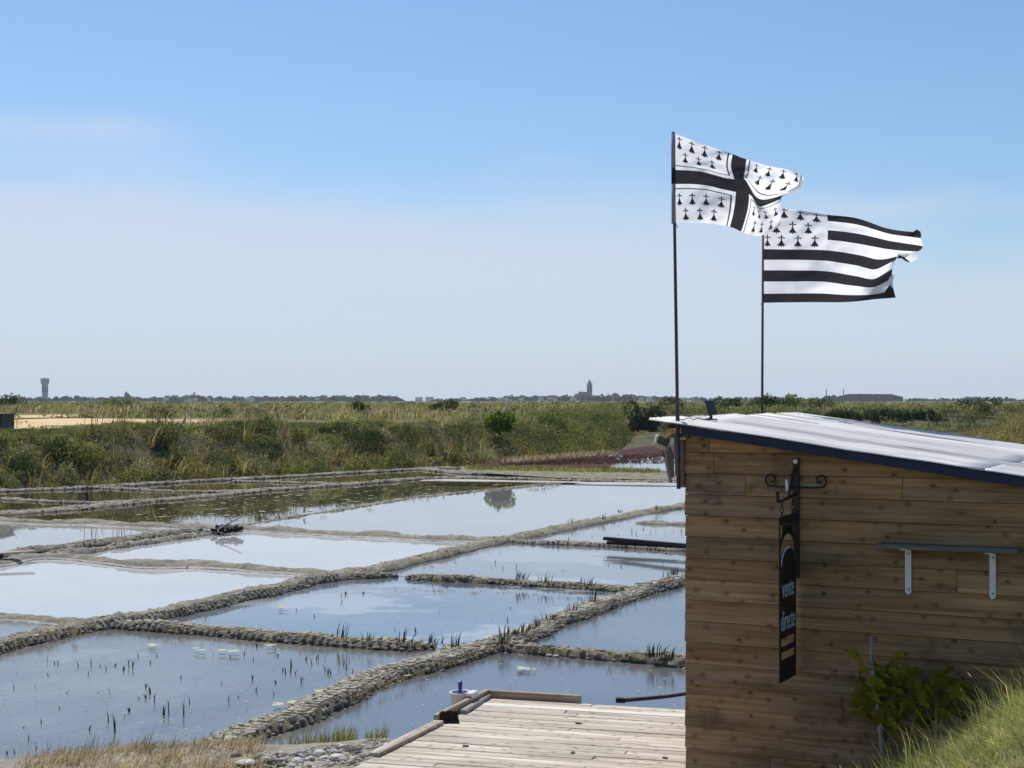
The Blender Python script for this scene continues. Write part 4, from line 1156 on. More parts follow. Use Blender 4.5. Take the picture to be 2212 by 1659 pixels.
# white birds on the red marsh
def bird(u, v, sc, yaw, lab):
    p = P(u, v, ZW + .07)
    o = empty("bird", p, (0, 0, yaw), lab, "bird", "white birds on the red marsh")
    bm = bmesh.new()
    bmesh.ops.create_uvsphere(bm, u_segments=10, v_segments=6, radius=1)
    for vv in bm.verts:
        t = vv.co.x
        vv.co = Vector((t * .24 * sc, vv.co.y * .10 * sc * (1 - .35 * max(0, -t)), vv.co.z * .10 * sc + .24 * sc + .05 * t * sc))
    add_tube(bm, [(.18 * sc, 0, .28 * sc), (.25 * sc, 0, .36 * sc), (.25 * sc, 0, .43 * sc), (.30 * sc, 0, .46 * sc)], [.05 * sc, .035 * sc, .035 * sc, .04 * sc], 6)
    bm_obj("body", bm, M['feather'], o, True)
    bm = bmesh.new(); add_tube(bm, [(.30 * sc, 0, .46 * sc), (.42 * sc, 0, .44 * sc)], [.018 * sc, .004 * sc], 5); bm_obj("beak", bm, M['beak'], o)
    for sy in (-.03, .03):
        bm = bmesh.new(); add_tube(bm, [(.02, sy * sc, 0), (.02, sy * sc, .18 * sc)], .012 * sc, 5); bm_obj("leg", bm, M['beak'], o)
bird(1319, 990, .5, .2, "largest white bird at the left of the red marsh group")
bird(1342, 990.5, .42, 2.9, "white bird right of the largest, near the water")
bird(1328, 987, .3, .5, "small bird between the two upper white birds")
bird(1336, 996, .4, 3.1, "lowest white bird, closest to the pool")
# shoots standing in the pans
SH = []
for k in range(6):
    g = np.random.default_rng(500 + k); n = [1, 2, 2, 3, 5, 2][k]
    B = np.zeros((n, 3)); B[:, :2] = g.normal(size=(n, 2)) * .012
    Hh = g.uniform(.5, 1., n); ln = np.zeros((n, 3)); ln[:, :2] = g.normal(size=(n, 2)) * .055
    V, q, t = blades_np(B, Hh, ln, .035 if k else .05, g)
    SH.append(blade_mesh("reed_shoot", [(V, q, t, 0)], [M['shoot']]))
def shoots(lst, label, grp):
    for (u, v, hpx) in lst:
        p = P(u, v, ZW)
        hh = hpx / F * p.y
        o = link("reed_shoot", SH[r_.randrange(6)], None, None, (p.x, p.y, ZW - .01), (0, 0, r_.uniform(0, 6.28)), (max(.35, hh * 1.1), max(.35, hh * 1.1), hh))
        size_ = "tall" if hpx > 22 else "short" if hpx < 16 else "medium"
        if len(lst) > 20:
            ph = "in the cluster at the right end" if u > 560 else "nearest the golden grass" if v > 1545 else "on the left side" if u < 190 else "in the middle"
            tag(o, size_ + " dark reed shoot " + ph + " of the lower left pan", "reed", size_ + " reed shoots " + ph)
        else: tag(o, label, "reed", grp)
c3 = [(98, 305, 45), (290, 235, 55), (335, 250, 35), (357, 250, 40), (485, 265, 50), (560, 262, 95), (612, 265, 35), (655, 285, 60), (707, 260, 30), (758, 285, 45), (790, 268, 70), (815, 275, 80), (848, 205, 40), (924, 245, 40), (965, 205, 40), (538, 315, 45), (85, 400, 55), (218, 390, 35), (405, 430, 50), (613, 425, 40), (632, 475, 75), (677, 430, 60), (895, 395, 50), (922, 430, 70), (896, 460, 50), (948, 485, 75), (860, 465, 30), (1107, 335, 60), (1005, 560, 85), (1035, 555, 115), (1128, 565, 150), (1165, 490, 70), (370, 525, 45), (255, 615, 55), (180, 715, 60), (95, 800, 70), (672, 600, 85), (705, 660, 140), (795, 540, 45), (550, 655, 60), (140, 640, 40), (225, 765, 45), (1360, 375, 40), (1405, 480, 85), (1550, 345, 55), (1575, 415, 50), (1695, 365, 35), (1685, 440, 50), (1740, 290, 40), (1755, 305, 55), (1778, 300, 60), (1790, 265, 75), (1815, 310, 45), (1850, 360, 60), (1870, 350, 50), (1918, 250, 70), (1945, 220, 55), (1960, 215, 50), (2000, 215, 50), (1880, 225, 45), (1998, 290, 55), (2015, 305, 55), (2032, 310, 60), (2085, 250, 75), (2110, 260, 75), (2130, 280, 60), (2148, 240, 50), (2165, 310, 65), (2080, 200, 50), (1500, 190, 50), (1510, 155, 50), (1575, 145, 45), (1310, 200, 35), (1417, 210, 35), (1556, 225, 40), (1690, 180, 40), (1705, 200, 30), (45, 800, 35), (55, 850, 40), (768, 570, 30), (295, 320, 35), (1465, 455, 30), (1660, 860, 40)]
shoots([((a / 2.4578) / 1.1573, (b / 2.4578 + 1560) / 1.1573, c / 2.4578 / 1.1573) for a, b, c in c3], "thin dark reed shoot standing in the large blue pan at lower left", "reed shoots in the lower left pan")
c4 = [(8, 775, 40), (132, 770, 25), (322, 745, 30), (555, 720, 30), (605, 730, 30), (650, 745, 50), (1045, 860, 30), (1028, 945, 50), (322, 1000, 30), (450, 1010, 55), (570, 1100, 50), (930, 935, 20), (600, 890, 20)]
shoots([((a / 2.5136 + 860) / 1.1573, (b / 2.5136 + 1180) / 1.1573, c / 2.5136 / 1.1573) for a, b, c in c4] + [(785, 1285, 12), (737, 1290, 14), (748, 1284, 10), (738, 1305, 14), (640, 1322, 12), (680, 1335, 14)], "thin dark reed shoot standing in the blue pan in the middle", "reed shoots in the middle pan")
c5 = [(925, 610, 30), (998, 615, 35), (1085, 605, 35), (952, 580, 35), (1380, 625, 35), (1660, 590, 30), (1740, 600, 30), (2010, 580, 30), (1505, 590, 20), (1345, 490, 35), (1770, 510, 25)]
shoots([((a / 2.5136 + 860) / 1.1573, (b / 2.5136 + 1180) / 1.1573, c / 2.5136 / 1.1573) for a, b, c in c5], "thin dark reed shoot standing in the light blue pan beside the shed", "reed shoots in the pan beside the shed")
c6 = [(1810, 385, 45), (1835, 395, 50), (1880, 370, 30), (1925, 390, 50), (1960, 380, 40), (2020, 390, 45), (2070, 380, 35), (2120, 385, 45), (1410, 430, 30), (1560, 415, 25), (1480, 400, 20), (1720, 400, 25), (1700, 330, 20), (2140, 300, 30)]
shoots([((a / 2.5136 + 860) / 1.1573, (b / 2.5136 + 1180) / 1.1573, c / 2.5136 / 1.1573) for a, b, c in c6], "thin dark reed shoot standing in the narrow pan behind the black beams", "reed shoots in the pan behind the beams")
shoots([(1056, 1150, 5), (1033, 1147, 6), (1082, 1147, 7), (880, 1143, 5), (810, 1140, 5), (800, 1141, 5), (1035, 1128, 5), (1075, 1125, 5), (935, 1140, 6)], "tiny dark shoot in the pale pan below the bright bush reflection", "shoots in the pale pan")
# tufts growing on the ridges
g = np.random.default_rng(71)
tl = [(1090, 1368), (1110, 1366), (1130, 1362), (1145, 1356), (1160, 1350), (1090, 1385), (1085, 1388), (1190, 1334), (1240, 1312), (1280, 1295), (1120, 1250), (1128, 1248), (1180, 1254), (1265, 1258), (1272, 1262), (1410, 1413), (1415, 1413), (1445, 1421), (985, 1392), (930, 1386), (740, 1371), (800, 1379), (870, 1383), (1230, 1128), (1340, 1105), (1300, 1118), (1420, 1098), (660, 1105), (700, 1100), (800, 1085), (560, 1125), (600, 1118), (1460, 1238), (1440, 1246)]
xy = [P(u, v, ZW + .15) for u, v in tl]
grass("ridge_grass", np.array([p.x for p in xy]), np.array([p.y for p in xy]), 12, .09, .17, .014, [M['shoot'], M['plume']], 72, .25, z=np.full(len(xy), ZW + .15))
g = np.random.default_rng(78)
q = []
for line, k in (((560, 1578, 1400, 1273), 70), ((336, 1353, 930, 1392), 45), ((1070, 1394, 1484, 1432), 35), ((877, 1246, 1390, 1276), 35), ((0, 1393, 450, 1308), 30), ((740, 1243, 1484, 1092), 45)):
    for f in g.random(k):
        p = P(line[0] + (line[2] - line[0]) * f + g.normal() * 2, line[1] + (line[3] - line[1]) * f + g.normal() * 3, ZW + .1); q.append(p[:])
q = np.array(q)
grass("ridge_stubble", q[:, 0], q[:, 1], 6, .06, .075, .009, [M['mound_reed'], M['plume']], 79, .7, z=np.full(len(q), ZW + .11))
g = np.random.default_rng(73)
uu = g.uniform(1010, 1420, 260); vv = 1011 + (uu - 1000) * .018 + g.normal(size=260) * 1.2
xy = [P(a, b, ZW + .1) for a, b in zip(uu, vv)]
grass("glasswort", np.array([p.x for p in xy]), np.array([p.y for p in xy]), 10, .25, .22, .06, [M['reed_green'], M['plume']], 74, .2, z=np.full(len(xy), ZW + .05))
uu = g.uniform(1090, 1320, 150); vv = 998 - (uu - 1090) * .075 + g.normal(size=150) * 1.0
xy = [P(a, b, ZW + .05) for a, b in zip(uu, vv)]
grass("golden_sedge", np.array([p.x for p in xy]), np.array([p.y for p in xy]), 10, .4, .3, .06, [M['gold_grass'], M['plume']], 75, .2, z=np.full(len(xy), ZW + .05))
uu = g.uniform(1100, 1520, 700); f_ = g.uniform(0, 1, 700); vv = (1004 - (uu - 1100) * .085) + f_ * (uu - 1080) * .07
xy = [P(a, b, ZW + .07) for a, b in zip(uu, vv)]
grass("red_glasswort", np.array([p.x for p in xy]), np.array([p.y for p in xy]), 6, .4, .12, .07, [leaf_mat('glasswort_red', [(.07, .033, .02), (.115, .055, .032)], .5), M['plume']], 76, .2, z=np.full(len(xy), ZW + .06))

# ------------------------------------------------------------------ wooden deck
e1 = Vector((.957, -.289, 0)); e2 = Vector((.344, .939, 0))
DO = P(1058, 1508, 0.)                     # far left corner of the deck
deck = empty("deck", DO, (0, 0, 0), "weathered wooden deck of narrow planks beside the shed", "deck")
yaw = math.atan2(e1.y, e1.x)
PW = .112
def clip_left(d):                         # start of a row at distance d in front of the far edge
    s = -d / e2.y
    return e2 * (s * 1.0)
r3 = random.Random(21)
rows = 41
nrmY = Vector((-e1.y, e1.x, 0))
for k in range(rows):
    dn = (k + .5) * PW                    # perpendicular distance from the far edge
    # point on the left edge
    s = -dn / e2.dot(nrmY)
    p0 = e2 * s
    L = 3.0 + .5
    if k in (0,): segs = [0, .95, L]
    elif k == 1: segs = [0, 1.05, L]
    elif k == 2: segs = [-.05, L]
    else:
        c1 = r3.uniform(.5, 1.9); segs = [0, c1, L] if r3.random() < .75 else [0, L]
    z = .0 if k not in (2,) else .006
    for a, b in zip(segs, segs[1:]):
        bm = bmesh.new()
        h = (b - a - .005) / 2
        add_box(bm, (-h, -PW / 2 + .0035, -.028), (h, PW / 2 - .0035, 0), .003)
        c = p0 + e1 * ((a + b) / 2 + r3.uniform(-.004, .004))
        bm_obj("plank", bm, M['deck_pale'] if k == 2 else M['deck_wood'], deck, loc=(c.x, c.y, z + r3.uniform(-.002, .003)), rot=(r3.uniform(-.006, .006), 0, yaw))
bm = bmesh.new()
for k in range(6):
    c = e1 * (.25 + k * .62)
    MM = Matrix.Translation(c) @ Matrix.Rotation(math.atan2(e2.y, e2.x), 4, 'Z')
    add_box(bm, (-4.5, -.03, -.13), (-.02, .03, -.032), 0, MM)
bm_obj("joist", bm, M['old_wood'], deck)
for (s, t) in ((-.15, .1), (-.15, 1.2), (-.15, 2.6), (-2.2, .1)):
    bm = bmesh.new(); c = e1 * t + e2 * s
    add_tube(bm, [(c.x, c.y, -.75), (c.x, c.y, -.034)], .05, 8); bm_obj("deck_post", bm, M['old_wood'], deck)
# kerb boards on edge
def edge_board(a, b, w, h, z0, mat, bow=0):
    a, b = Vector(a), Vector(b); L = (b - a).length; c = (a + b) / 2
    bm = bmesh.new(); add_box(bm, (-L / 2, -w / 2, 0), (L / 2, w / 2, h), .004)
    return bm_obj("kerb_board", bm, mat, deck, loc=(c.x, c.y, z0), rot=(0, 0, math.atan2((b - a).y, (b - a).x)))
edge_board(e1 * -.015 + nrmY * .022, e1 * .83 + nrmY * .022, .042, .075, -.008, M['kerb_wood'])
edge_board(e1 * -.03 + nrmY * .03, e2 * -1.16 + e1 * -.03, .042, .082, -.008, M['kerb_wood'])
edge_board(e2 * -1.18 + e1 * .005, e2 * -2.42 + e1 * .005, .085, .032, .003, M['deck_wood'])
# loose plank on the deck along the kerb
lp = beam(1000, 1538, 1060, 1500, .02, .02, .055, .036, M['grey_wood'], "plank", "loose pale plank lying on the deck along the low kerb", "plank")
# broom head leaning against the kerb
bp = P(972, 1561, 0)
broom = empty("broom_head", bp, (0, 0, yaw + .42), "dark broom head with bristles standing against the deck kerb", "broom")
bm = bmesh.new(); add_box(bm, (-.075, -.03, .0), (.075, .03, .022), .004); bm_obj("block", bm, M['black_wood'], broom)
bm = bmesh.new()
for a in range(15):
    for b in range(4):
        x0 = -.068 + a * .0097; y0 = -.02 + b * .013
        add_tube(bm, [(x0, y0, .02), (x0 - .012 + r3.uniform(-.006, .006), y0 + .015 + r3.uniform(-.006, .006), .085 + r3.uniform(-.01, .012))], .0045, 4)
o = bm_obj("bristles", bm, M['bristle'], broom); o["kind"] = "stuff"
# bucket with scoop, hooked on the kerb
bk = DO + e2 * -.33 + e1 * -.145
bucket = empty("bucket", (bk.x, bk.y, -.085), (0, 0, math.atan2(e2.y, e2.x)), "white oval plastic bucket hooked on the outer side of the deck kerb", "bucket")
def oval(bm, prof, seg=24):
    rings = []
    for rx, ry, z in prof:
        rings.append([bm.verts.new((rx * math.cos(2 * math.pi * k / seg), ry * math.sin(2 * math.pi * k / seg), z)) for k in range(seg)])
    for r0, r1 in zip(rings, rings[1:]):
        for k in range(seg): bm.faces.new((r0[k], r0[(k + 1) % seg], r1[(k + 1) % seg], r1[k]))
    bm.faces.new(list(reversed(rings[0]))); bm.faces.new(rings[-1])
bm = bmesh.new(); oval(bm, [(.085, .065, 0), (.105, .085, .18), (.112, .092, .182), (.112, .092, .192), (.100, .080, .192), (.098, .078, .17), (.08, .06, .012)])
bm_obj("shell", bm, M['white_plastic'], bucket, True)
bm = bmesh.new(); add_box(bm, (-.075, -.135, .168), (.075, -.075, .2), .006); add_box(bm, (-.075, -.14, .15), (.075, -.128, .198), .003)
bm_obj("hook_rim", bm, M['white_plastic'], bucket)
scoop = empty("scoop", (bk.x, bk.y, .015), (0, 0, math.atan2(e2.y, e2.x) + .3), "purple plastic scoop standing handle up in the white bucket", "scoop")
bm = bmesh.new()
oval(bm, [(.03, .02, -.05), (.075, .055, .03), (.08, .06, .06), (.072, .052, .055), (.03, .02, -.02)], 16)
bm_obj("blade", bm, M['purple_plastic'], scoop, True)
bm = bmesh.new(); add_tube(bm, [(-.01, 0, .03), (-.015, .0, .10), (-.03, .0, .185), (-.032, 0, .19)], [.016, .017, .02, .014], 10)
bm_obj("handle", bm, M['purple_plastic'], scoop, True)
# long dark pole lying beyond the deck
a_, b_ = P(1345, 1513, -.05), P(1520, 1493, -.02)
pl = empty("pole", a_, (0, 0, 0), "thin dark pole lying behind the deck beside the shed", "pole")
bm = bmesh.new(); add_tube(bm, [(0, 0, 0), (b_ - a_) * .5 + Vector((0, 0, -.01)), b_ - a_], [.02, .018, .017], 8); bm_obj("pole_shaft", bm, M['pole_steel'], pl)
bm = bmesh.new(); add_tube(bm, [(-.06, -.01, 0.005), (0.02, 0, 0.0)], [.026, .026], 8); bm_obj("pole_end", bm, M['black_iron'], pl)
# small stones left on the deck
for i, (u, v, s, lab) in enumerate(((1249, 1564, .03, "dark pebble in the middle of the deck"), (1238, 1628, .025, "dark pebble on the deck towards the bottom edge"), (1437, 1639, .03, "dark pebble on the deck close to the shed corner"), (1006, 1613, .022, "small dark pebble on the left part of the deck"))):
    me = CLODS[i].copy(); me.materials.append(M['stone_dark'])
    p = P(u, v, .0)
    tag(link("pebble", me, None, None, (p.x, p.y, .008), (0, 0, i), (s * 2, s * 1.4, s)), lab, "pebble")

# ------------------------------------------------------------------ shed
w = Vector((.894, -.447, 0)).normalized(); b = Vector((.447, .894, 0)).normalized()
CO = Vector((1.2285, 10.8, 0))                # front left corner of the plank wall
WYAW = math.atan2(w.y, w.x)
shed = empty("shed", CO, (0, 0, WYAW), "small wooden plank shed with white corrugated roof and blue fascia", "shed")
# in the shed's own axes: X along the front wall, Y to the back
SL = .1365
def roof_z(x): return 2.498 - SL * (x + .226)       # underside line of the roof sheets
LEN, DEP = 3.6, 2.45
bm = bmesh.new()
add_prism(bm, [(0, -.35), (LEN, -.35), (LEN, roof_z(LEN) - .05), (0, roof_z(0) - .05)], .024, DEP, lambda a, c, d: (a, d, c))
bmesh.ops.recalc_face_normals(bm, faces=bm.faces)
bm_obj("wall", bm, M['core_wood'], shed)
r4 = random.Random(33)
PITCHW = .1475
row_tops = [2.143 + 2 * PITCHW - PITCHW * k for k in range(19)]
splits = {0: [.17], 1: [.20], 2: [.43, 1.5], 3: [], 4: [], 6: [1.85], 9: [], 12: [1.1], 15: [.6]}
for k, zt_ in enumerate(row_tops):
    zb = zt_ - PITCHW
    cuts = [-.012] + splits.get(k, [r4.uniform(.6, 2.6)] if r4.random() < .3 else []) + [LEN]
    for a, c in zip(cuts, cuts[1:]):
        x0, x1 = a + .002, c - .002
        j = r4.uniform(-.004, .004) if a < 0 else 0
        x0 += j
        # outline clipped by the sloping roof line
        def top(x): return min(zt_ - .0045, roof_z(x) - .035)
        pts = [(x0, zb)]
        if top(x0) <= zb + .01: continue
        xc = None
        xe = x1
        if top(x1) < zb + .01:
            xe = (2.498 - .035 - zb - .012) / SL - .226
        pts.append((xe, zb))
        if roof_z(xe) - .035 < zt_ - .0045:
            pts.append((xe, top(xe)))
            xk = (2.498 - .035 - (zt_ - .0045)) / SL - .226
            if x0 < xk < xe: pts.append((xk, zt_ - .0045))
        else: pts.append((xe, zt_ - .0045))
        pts.append((x0, top(x0)))
        xm = (x0 + xe) / 2; zm = (zb + zt_) / 2
        bm = bmesh.new()
        # shiplap: bottom edge stands proud of the board below
        def front(zv): return -.004 - .015 * (1 - (zv - zb) / PITCHW)
        A = [bm.verts.new((px - xm, front(pz), pz - zm)) for px, pz in pts]
        B = [bm.verts.new((px - xm, .022, pz - zm)) for px, pz in pts]
        bm.faces.new(A); bm.faces.new(list(reversed(B))); nn = len(pts)
        for q in range(nn): bm.faces.new((A[(q + 1) % nn], A[q], B[q], B[(q + 1) % nn]))
        bmesh.ops.recalc_face_normals(bm, faces=bm.faces)
        bm_obj("plank", bm, M['wall_wood'], shed, loc=(xm, 0, zm))
# corrugated sheets; the top (left) edge runs back and the slope falls to the right
RD = 3.13          # roof depth from front overhang to back
def sheet_mesh(d0, d1, x0, x1, dz, wav, tear=0.):
    nd = int((d1 - d0) / .0127); nxs = 14
    V = np.zeros((nxs, nd + 1, 3))
    for i in range(nxs):
        fx = i / (nxs - 1)
        for j in range(nd + 1):
            d = d0 + (d1 - d0) * j / nd
            xx_ = x0 + (x1 - x0) * fx + (tear * mnoise.noise(Vector((d * 6, x0, 3.))) if i == 0 else 0)
            sag = .006 * mnoise.noise(Vector((xx_ * 1.3, d * 1.7, wav))) + .004 * mnoise.noise(Vector((xx_ * 4, d * 5, wav)))
            z = roof_z(xx_) + .028 + dz + .0095 * math.sin(2 * math.pi * d / .076) + sag + .035 * sstep(0, 3, d)
            V[i, j] = (xx_, d, z)
    idx = np.arange(nxs * (nd + 1)).reshape(nxs, nd + 1)
    f4 = np.stack([idx[:-1, :-1], idx[1:, :-1], idx[1:, 1:], idx[:-1, 1:]], -1).reshape(-1, 4)
    return mesh_np("roof_sheet", V.reshape(-1, 3), [f4], None, None, True)
bands = [(-.165, .48, -.226, 2.05, 'roof_white', 0), (.45, .86, -.20, 3.9, 'roof_grey', -.003), (.83, 1.55, -.16, 2.10, 'roof_blue', .002), (1.52, 2.25, -.10, 3.9, 'roof_white', -.002), (2.22, 2.95, -.05, 3.9, 'roof_blue', .002),
         (-.165, .47, 1.95, 3.9, 'roof_blue', -.004), (.84, 1.54, 2.02, 3.9, 'roof_grey', -.004)]
for i, (d0, d1, x0, x1, m, dz) in enumerate(bands):
    o = link("roof_sheet", sheet_mesh(d0, d1, x0, x1, dz, i * 1.7, .02), M[m], shed)
    md = o.modifiers.new("thickness", 'SOLIDIFY'); md.thickness = .0016; md.offset = 0
for i, (d_, xa, xb_, wd) in enumerate(((2.3, .35, .95, .035), (1.62, -.05, .5, .02), (2.28, 2.0, 2.5, .02))):
    bm = bmesh.new()
    A = [bm.verts.new((xa + (xb_ - xa) * q / 8, d_ + (.004 if q % 2 else 0), roof_z(xa + (xb_ - xa) * q / 8) + .046 + .035 * float(sstep(0, 3, d_)))) for q in range(9)]
    B = [bm.verts.new((xa + (xb_ - xa) * q / 8, d_ + wd * math.sin(math.pi * q / 8) ** .6 + .003, roof_z(xa + (xb_ - xa) * q / 8) + .050 + .3 * wd * math.sin(math.pi * q / 8) + .035 * float(sstep(0, 3, d_)))) for q in range(9)]
    for q in range(8): bm.faces.new((A[q], A[q + 1], B[q + 1], B[q]))
    bm_obj("lifted_edge", bm, M['roof_grey'], shed)
# rafters/battens under the sheets
bm = bmesh.new()
for x in (-.12, .9, 1.9, 2.9):
    z = roof_z(x) - .012
    add_box(bm, (x - .02, -.11, z - .018), (x + .02, DEP + .3, z + .018))
bm_obj("batten", bm, M['old_wood'], shed)
# blue fascia
bm = bmesh.new()
add_prism(bm, [(.01, roof_z(.01) - .046), (LEN + .2, roof_z(LEN + .2) - .054), (LEN + .2, roof_z(LEN + .2) + .012), (.01, roof_z(.01) + .012)], -.15, -.125, lambda a, c, d: (a, d, c))
bmesh.ops.recalc_face_normals(bm, faces=bm.faces)
bm_obj("fascia", bm, M['blue_paint'], shed)
# boards at the upper left corner
bm = bmesh.new(); add_box(bm, (-.058, -.03, 2.04), (-.014, .05, 2.375), .003)
bm_obj("corner_board", bm, M['old_wood'], shed)
bm = bmesh.new(); add_box(bm, (-.10, -.06, 2.39), (.03, .0, 2.42), .003)
bm_obj("eave_block", bm, M['old_wood'], shed)

def shed_pt(x, y, z): return CO + w * x + b * y + Vector((0, 0, z))
def wall_uv(u, v, off=0.):
    """point on the front wall plane (moved out by off) in direction u, v -> shed coordinates x, z"""
    n_ = b
    o0 = CO - b * off
    d = PY(u, v, 1.0) - Vector((0, 0, HC))
    t = (o0 - Vector((0, 0, HC))).dot(n_) / d.dot(n_)
    p = Vector((0, 0, HC)) + d * t
    return (p - CO).dot(w), p.z

# ------------------------------------------------------------------ things on the shed
# wall shelf with two brackets
x0, z0 = wall_uv(1904, 1176); x1, z1 = wall_uv(2206, 1187)
zs = (z0 + z1) / 2
shelf = empty("wall_shelf", shed_pt((x0 + x1) / 2, 0, zs), (0, 0, WYAW), "narrow grey wooden shelf on two white brackets on the plank wall", "shelf")
L = x1 - x0
bm = bmesh.new(); add_box(bm, (-L / 2, -.14, -.016), (L / 2, -.018, .016), .003); bm_obj("shelf_board", bm, M['shelf_wood'], shelf)
for u in (1963.5, 2145.5):
    xb, _ = wall_uv(u, 1230); xl = xb - (x0 + x1) / 2
    bm = bmesh.new()
    n = 8
    out = [(-.020, -.02)] + [(.020, -.02)] + [(.020, -.30)] + [(.020 * math.cos(a * math.pi / n), -.30 - .02 * math.sin(a * math.pi / n)) for a in range(1, n)] + [(-.020, -.30)]
    add_prism(bm, out, -.024, -.018, lambda a, c, d: (xl + a, d, c))
    add_box(bm, (xl - .032, -.13, -.023), (xl + .020, -.019, -.0165))
    bmesh.ops.recalc_face_normals(bm, faces=bm.faces)
    br_ = bm_obj("bracket", bm, M['white_metal'], shelf)
    for zz_ in (-.055, -.285):
        bm = bmesh.new(); add_lathe(bm, [(.006, 0), (.006, .003), (.002, .004)], 8, Matrix.Translation((xl + .003, -.024, zz_)) @ Matrix.Rotation(math.pi / 2, 4, 'X')); bm_obj("screw", bm, M['sleeve_steel'], br_)
# hanging iron sign with lettering
SX, _ = wall_uv(1722.5, 1120)
sgn = empty("hanging_sign", shed_pt(SX, 0, 0), (0, 0, WYAW), "tall black iron sign reading vente directe hanging from a scrolled bracket", "sign")
_, zt0 = wall_uv(1722, 990); _, zb0 = wall_uv(1721, 1248)
bm = bmesh.new(); add_box(bm, (-.022, -.032, zb0), (.022, -.019, zt0), .003); bm_obj("wall_bar", bm, M['black_iron'], sgn)
bm = bmesh.new(); add_lathe(bm, [(.016, 0), (.016, .006), (.007, .006), (.007, .001)], 14, Matrix.Translation((-.003, -.032, zt0 - .02)) @ Matrix.Rotation(math.pi / 2, 4, 'X')); bm_obj("washer", bm, M['white_metal'], sgn)
_, zsc = wall_uv(1722, 1052)
bm = bmesh.new()
for s in (-1, 1):
    pts = [(s * .01, -.036, zsc), (s * .12, -.036, zsc), (s * .17, -.036, zsc + .004)]
    for a in range(0, 17):
        th = -math.pi / 2 + a * 2.1 * math.pi / 16; rr = .048 - .0021 * a
        pts.append((s * (.17 + rr * math.cos(th)), -.036, zsc + .05 + rr * math.sin(th)))
    add_tube(bm, pts, .0075, 6)
bm_obj("scroll", bm, M['black_iron'], sgn)
_, za = wall_uv(1722, 1072)
bm = bmesh.new(); add_tube(bm, [(0, -.03, za + .02), (0, -.25, za - .003), (0, -.445, za - .01), (0, -.46, za + .0), (0, -.462, za + .06)], [.011, .011, .011, .011, .014], 8); bm_obj("arm", bm, M['black_iron'], sgn)
bm = bmesh.new(); add_tube(bm, [(0, -.03, zt0 - .06), (0, -.10, zt0 - .10), (0, -.16, zt0 - .20), (0, -.19, za + .06), (0, -.2, za + .01)], [.008, .012, .014, .012, .008], 8); bm_obj("brace", bm, M['black_iron'], sgn)
bm = bmesh.new(); add_tube(bm, [(-.014, -.19, za + .05), (-.012, -.215, za + .12)], [.011, .009], 8); bm_obj("tube", bm, M['white_plastic'], sgn)
PT = za - .125     # top of the panel
PB = PT - 1.075
def chain(y):
    for i in range(3):
        bm = bmesh.new(); cz_ = za - .03 - i * .036
        pts = []
        for a in range(13):
            th = a * 2 * math.pi / 12
            lx, lz = .010 * math.cos(th), .021 * math.sin(th)
            pts.append((lx, y, cz_ + lz) if i % 2 else (0, y + lx, cz_ + lz))
        add_tube(bm, pts, .0035, 5, False); bm_obj("chain_link", bm, M['black_iron'], sgn)
chain(-.12); chain(-.36)
# the sheet: local a = distance from the wall (0.03..0.42), c = height; cut-outs left open
bm = bmesh.new()
y0s, y1s = -.045, -.425
def sy(f): return y1s + (y0s - y1s) * f          # f = 0 outer edge, 1 wall side
def slab(poly): add_prism(bm, [(sy(f), PT - 1.075 * g_) for f, g_ in poly], -.003, .003, lambda a, c, d: (d, a, c))
arc_o = [(.5 + .44 * math.cos(t), .215 - .115 * math.sin(t)) for t in np.linspace(math.pi, 0, 13)]
arc_i = [(.5 + .40 * math.cos(t), .285 - .105 * math.sin(t)) for t in np.linspace(math.pi, 0, 13)]
# top part above the arch
slab([(0, 0), (1, 0), (1, .04), (.94, .04)] + [(f, g_ - .07) for f, g_ in reversed(arc_o)][0:0] + [(.06, .04), (0, .04)])
for q in range(12):      # wedge between top rail and arch, leaving two corner openings
    f0, f1 = arc_o[q][0], arc_o[q + 1][0]
    if .22 < (f0 + f1) / 2 < .78:
        slab([(f0, .043), (f1, .043), (f1, arc_o[q + 1][1] - .002), (f0, arc_o[q][1] - .002)])
def band(lo, hi):
    for q in range(12): slab([lo[q], lo[q + 1], hi[q + 1], hi[q]])
band([(f, g_ - .035) for f, g_ in arc_o], arc_o)
slab([(0, .043), (.06, .043), (.06, .72), (0, .72)]); slab([(.94, .043), (1, .043), (1, .72), (.94, .72)])
slab([arc_i[i] for i in range(13)] + [(.94, .285), (.94, .72), (.06, .72), (.06, .285)])
slab([(0, .723), (1, .723), (1, .735), (0, .735)])
for (g0, g1) in ((.735, .785), (.822, .865)):
    slab([(0, g0), (.10, g0), (.10, g1 + .0), (0, g1)]); slab([(.90, g0), (1, g0), (1, g1), (.90, g1)])
slab([(0, .787), (1, .787), (1, .82), (0, .82)])
slab([(0, .867), (1, .867), (1, 1), (0, 1)])
bmesh.ops.recalc_face_normals(bm, faces=bm.faces)
bm_obj("sign_panel", bm, M['iron_sheet'], sgn)
bm = bmesh.new(); add_box(bm, (-.008, y1s - .01, PT - .004), (.008, y0s + .02, PT + .014), .002); bm_obj("top_rail", bm, M['black_iron'], sgn)
bm = bmesh.new()
for q in range(12):
    if q < 7: add_prism(bm, [(sy(f), PT - 1.075 * g_) for f, g_ in (arc_i[q], arc_i[q + 1], (arc_i[q + 1][0] * .985 + .0, arc_i[q + 1][1] + .012), (arc_i[q][0] + .005, arc_i[q][1] + .012))], .0035, .0065, lambda a, c, d: (d, a, c))
bmesh.ops.recalc_face_normals(bm, faces=bm.faces)
bm_obj("pale_arc", bm, M['letter_white'], sgn)
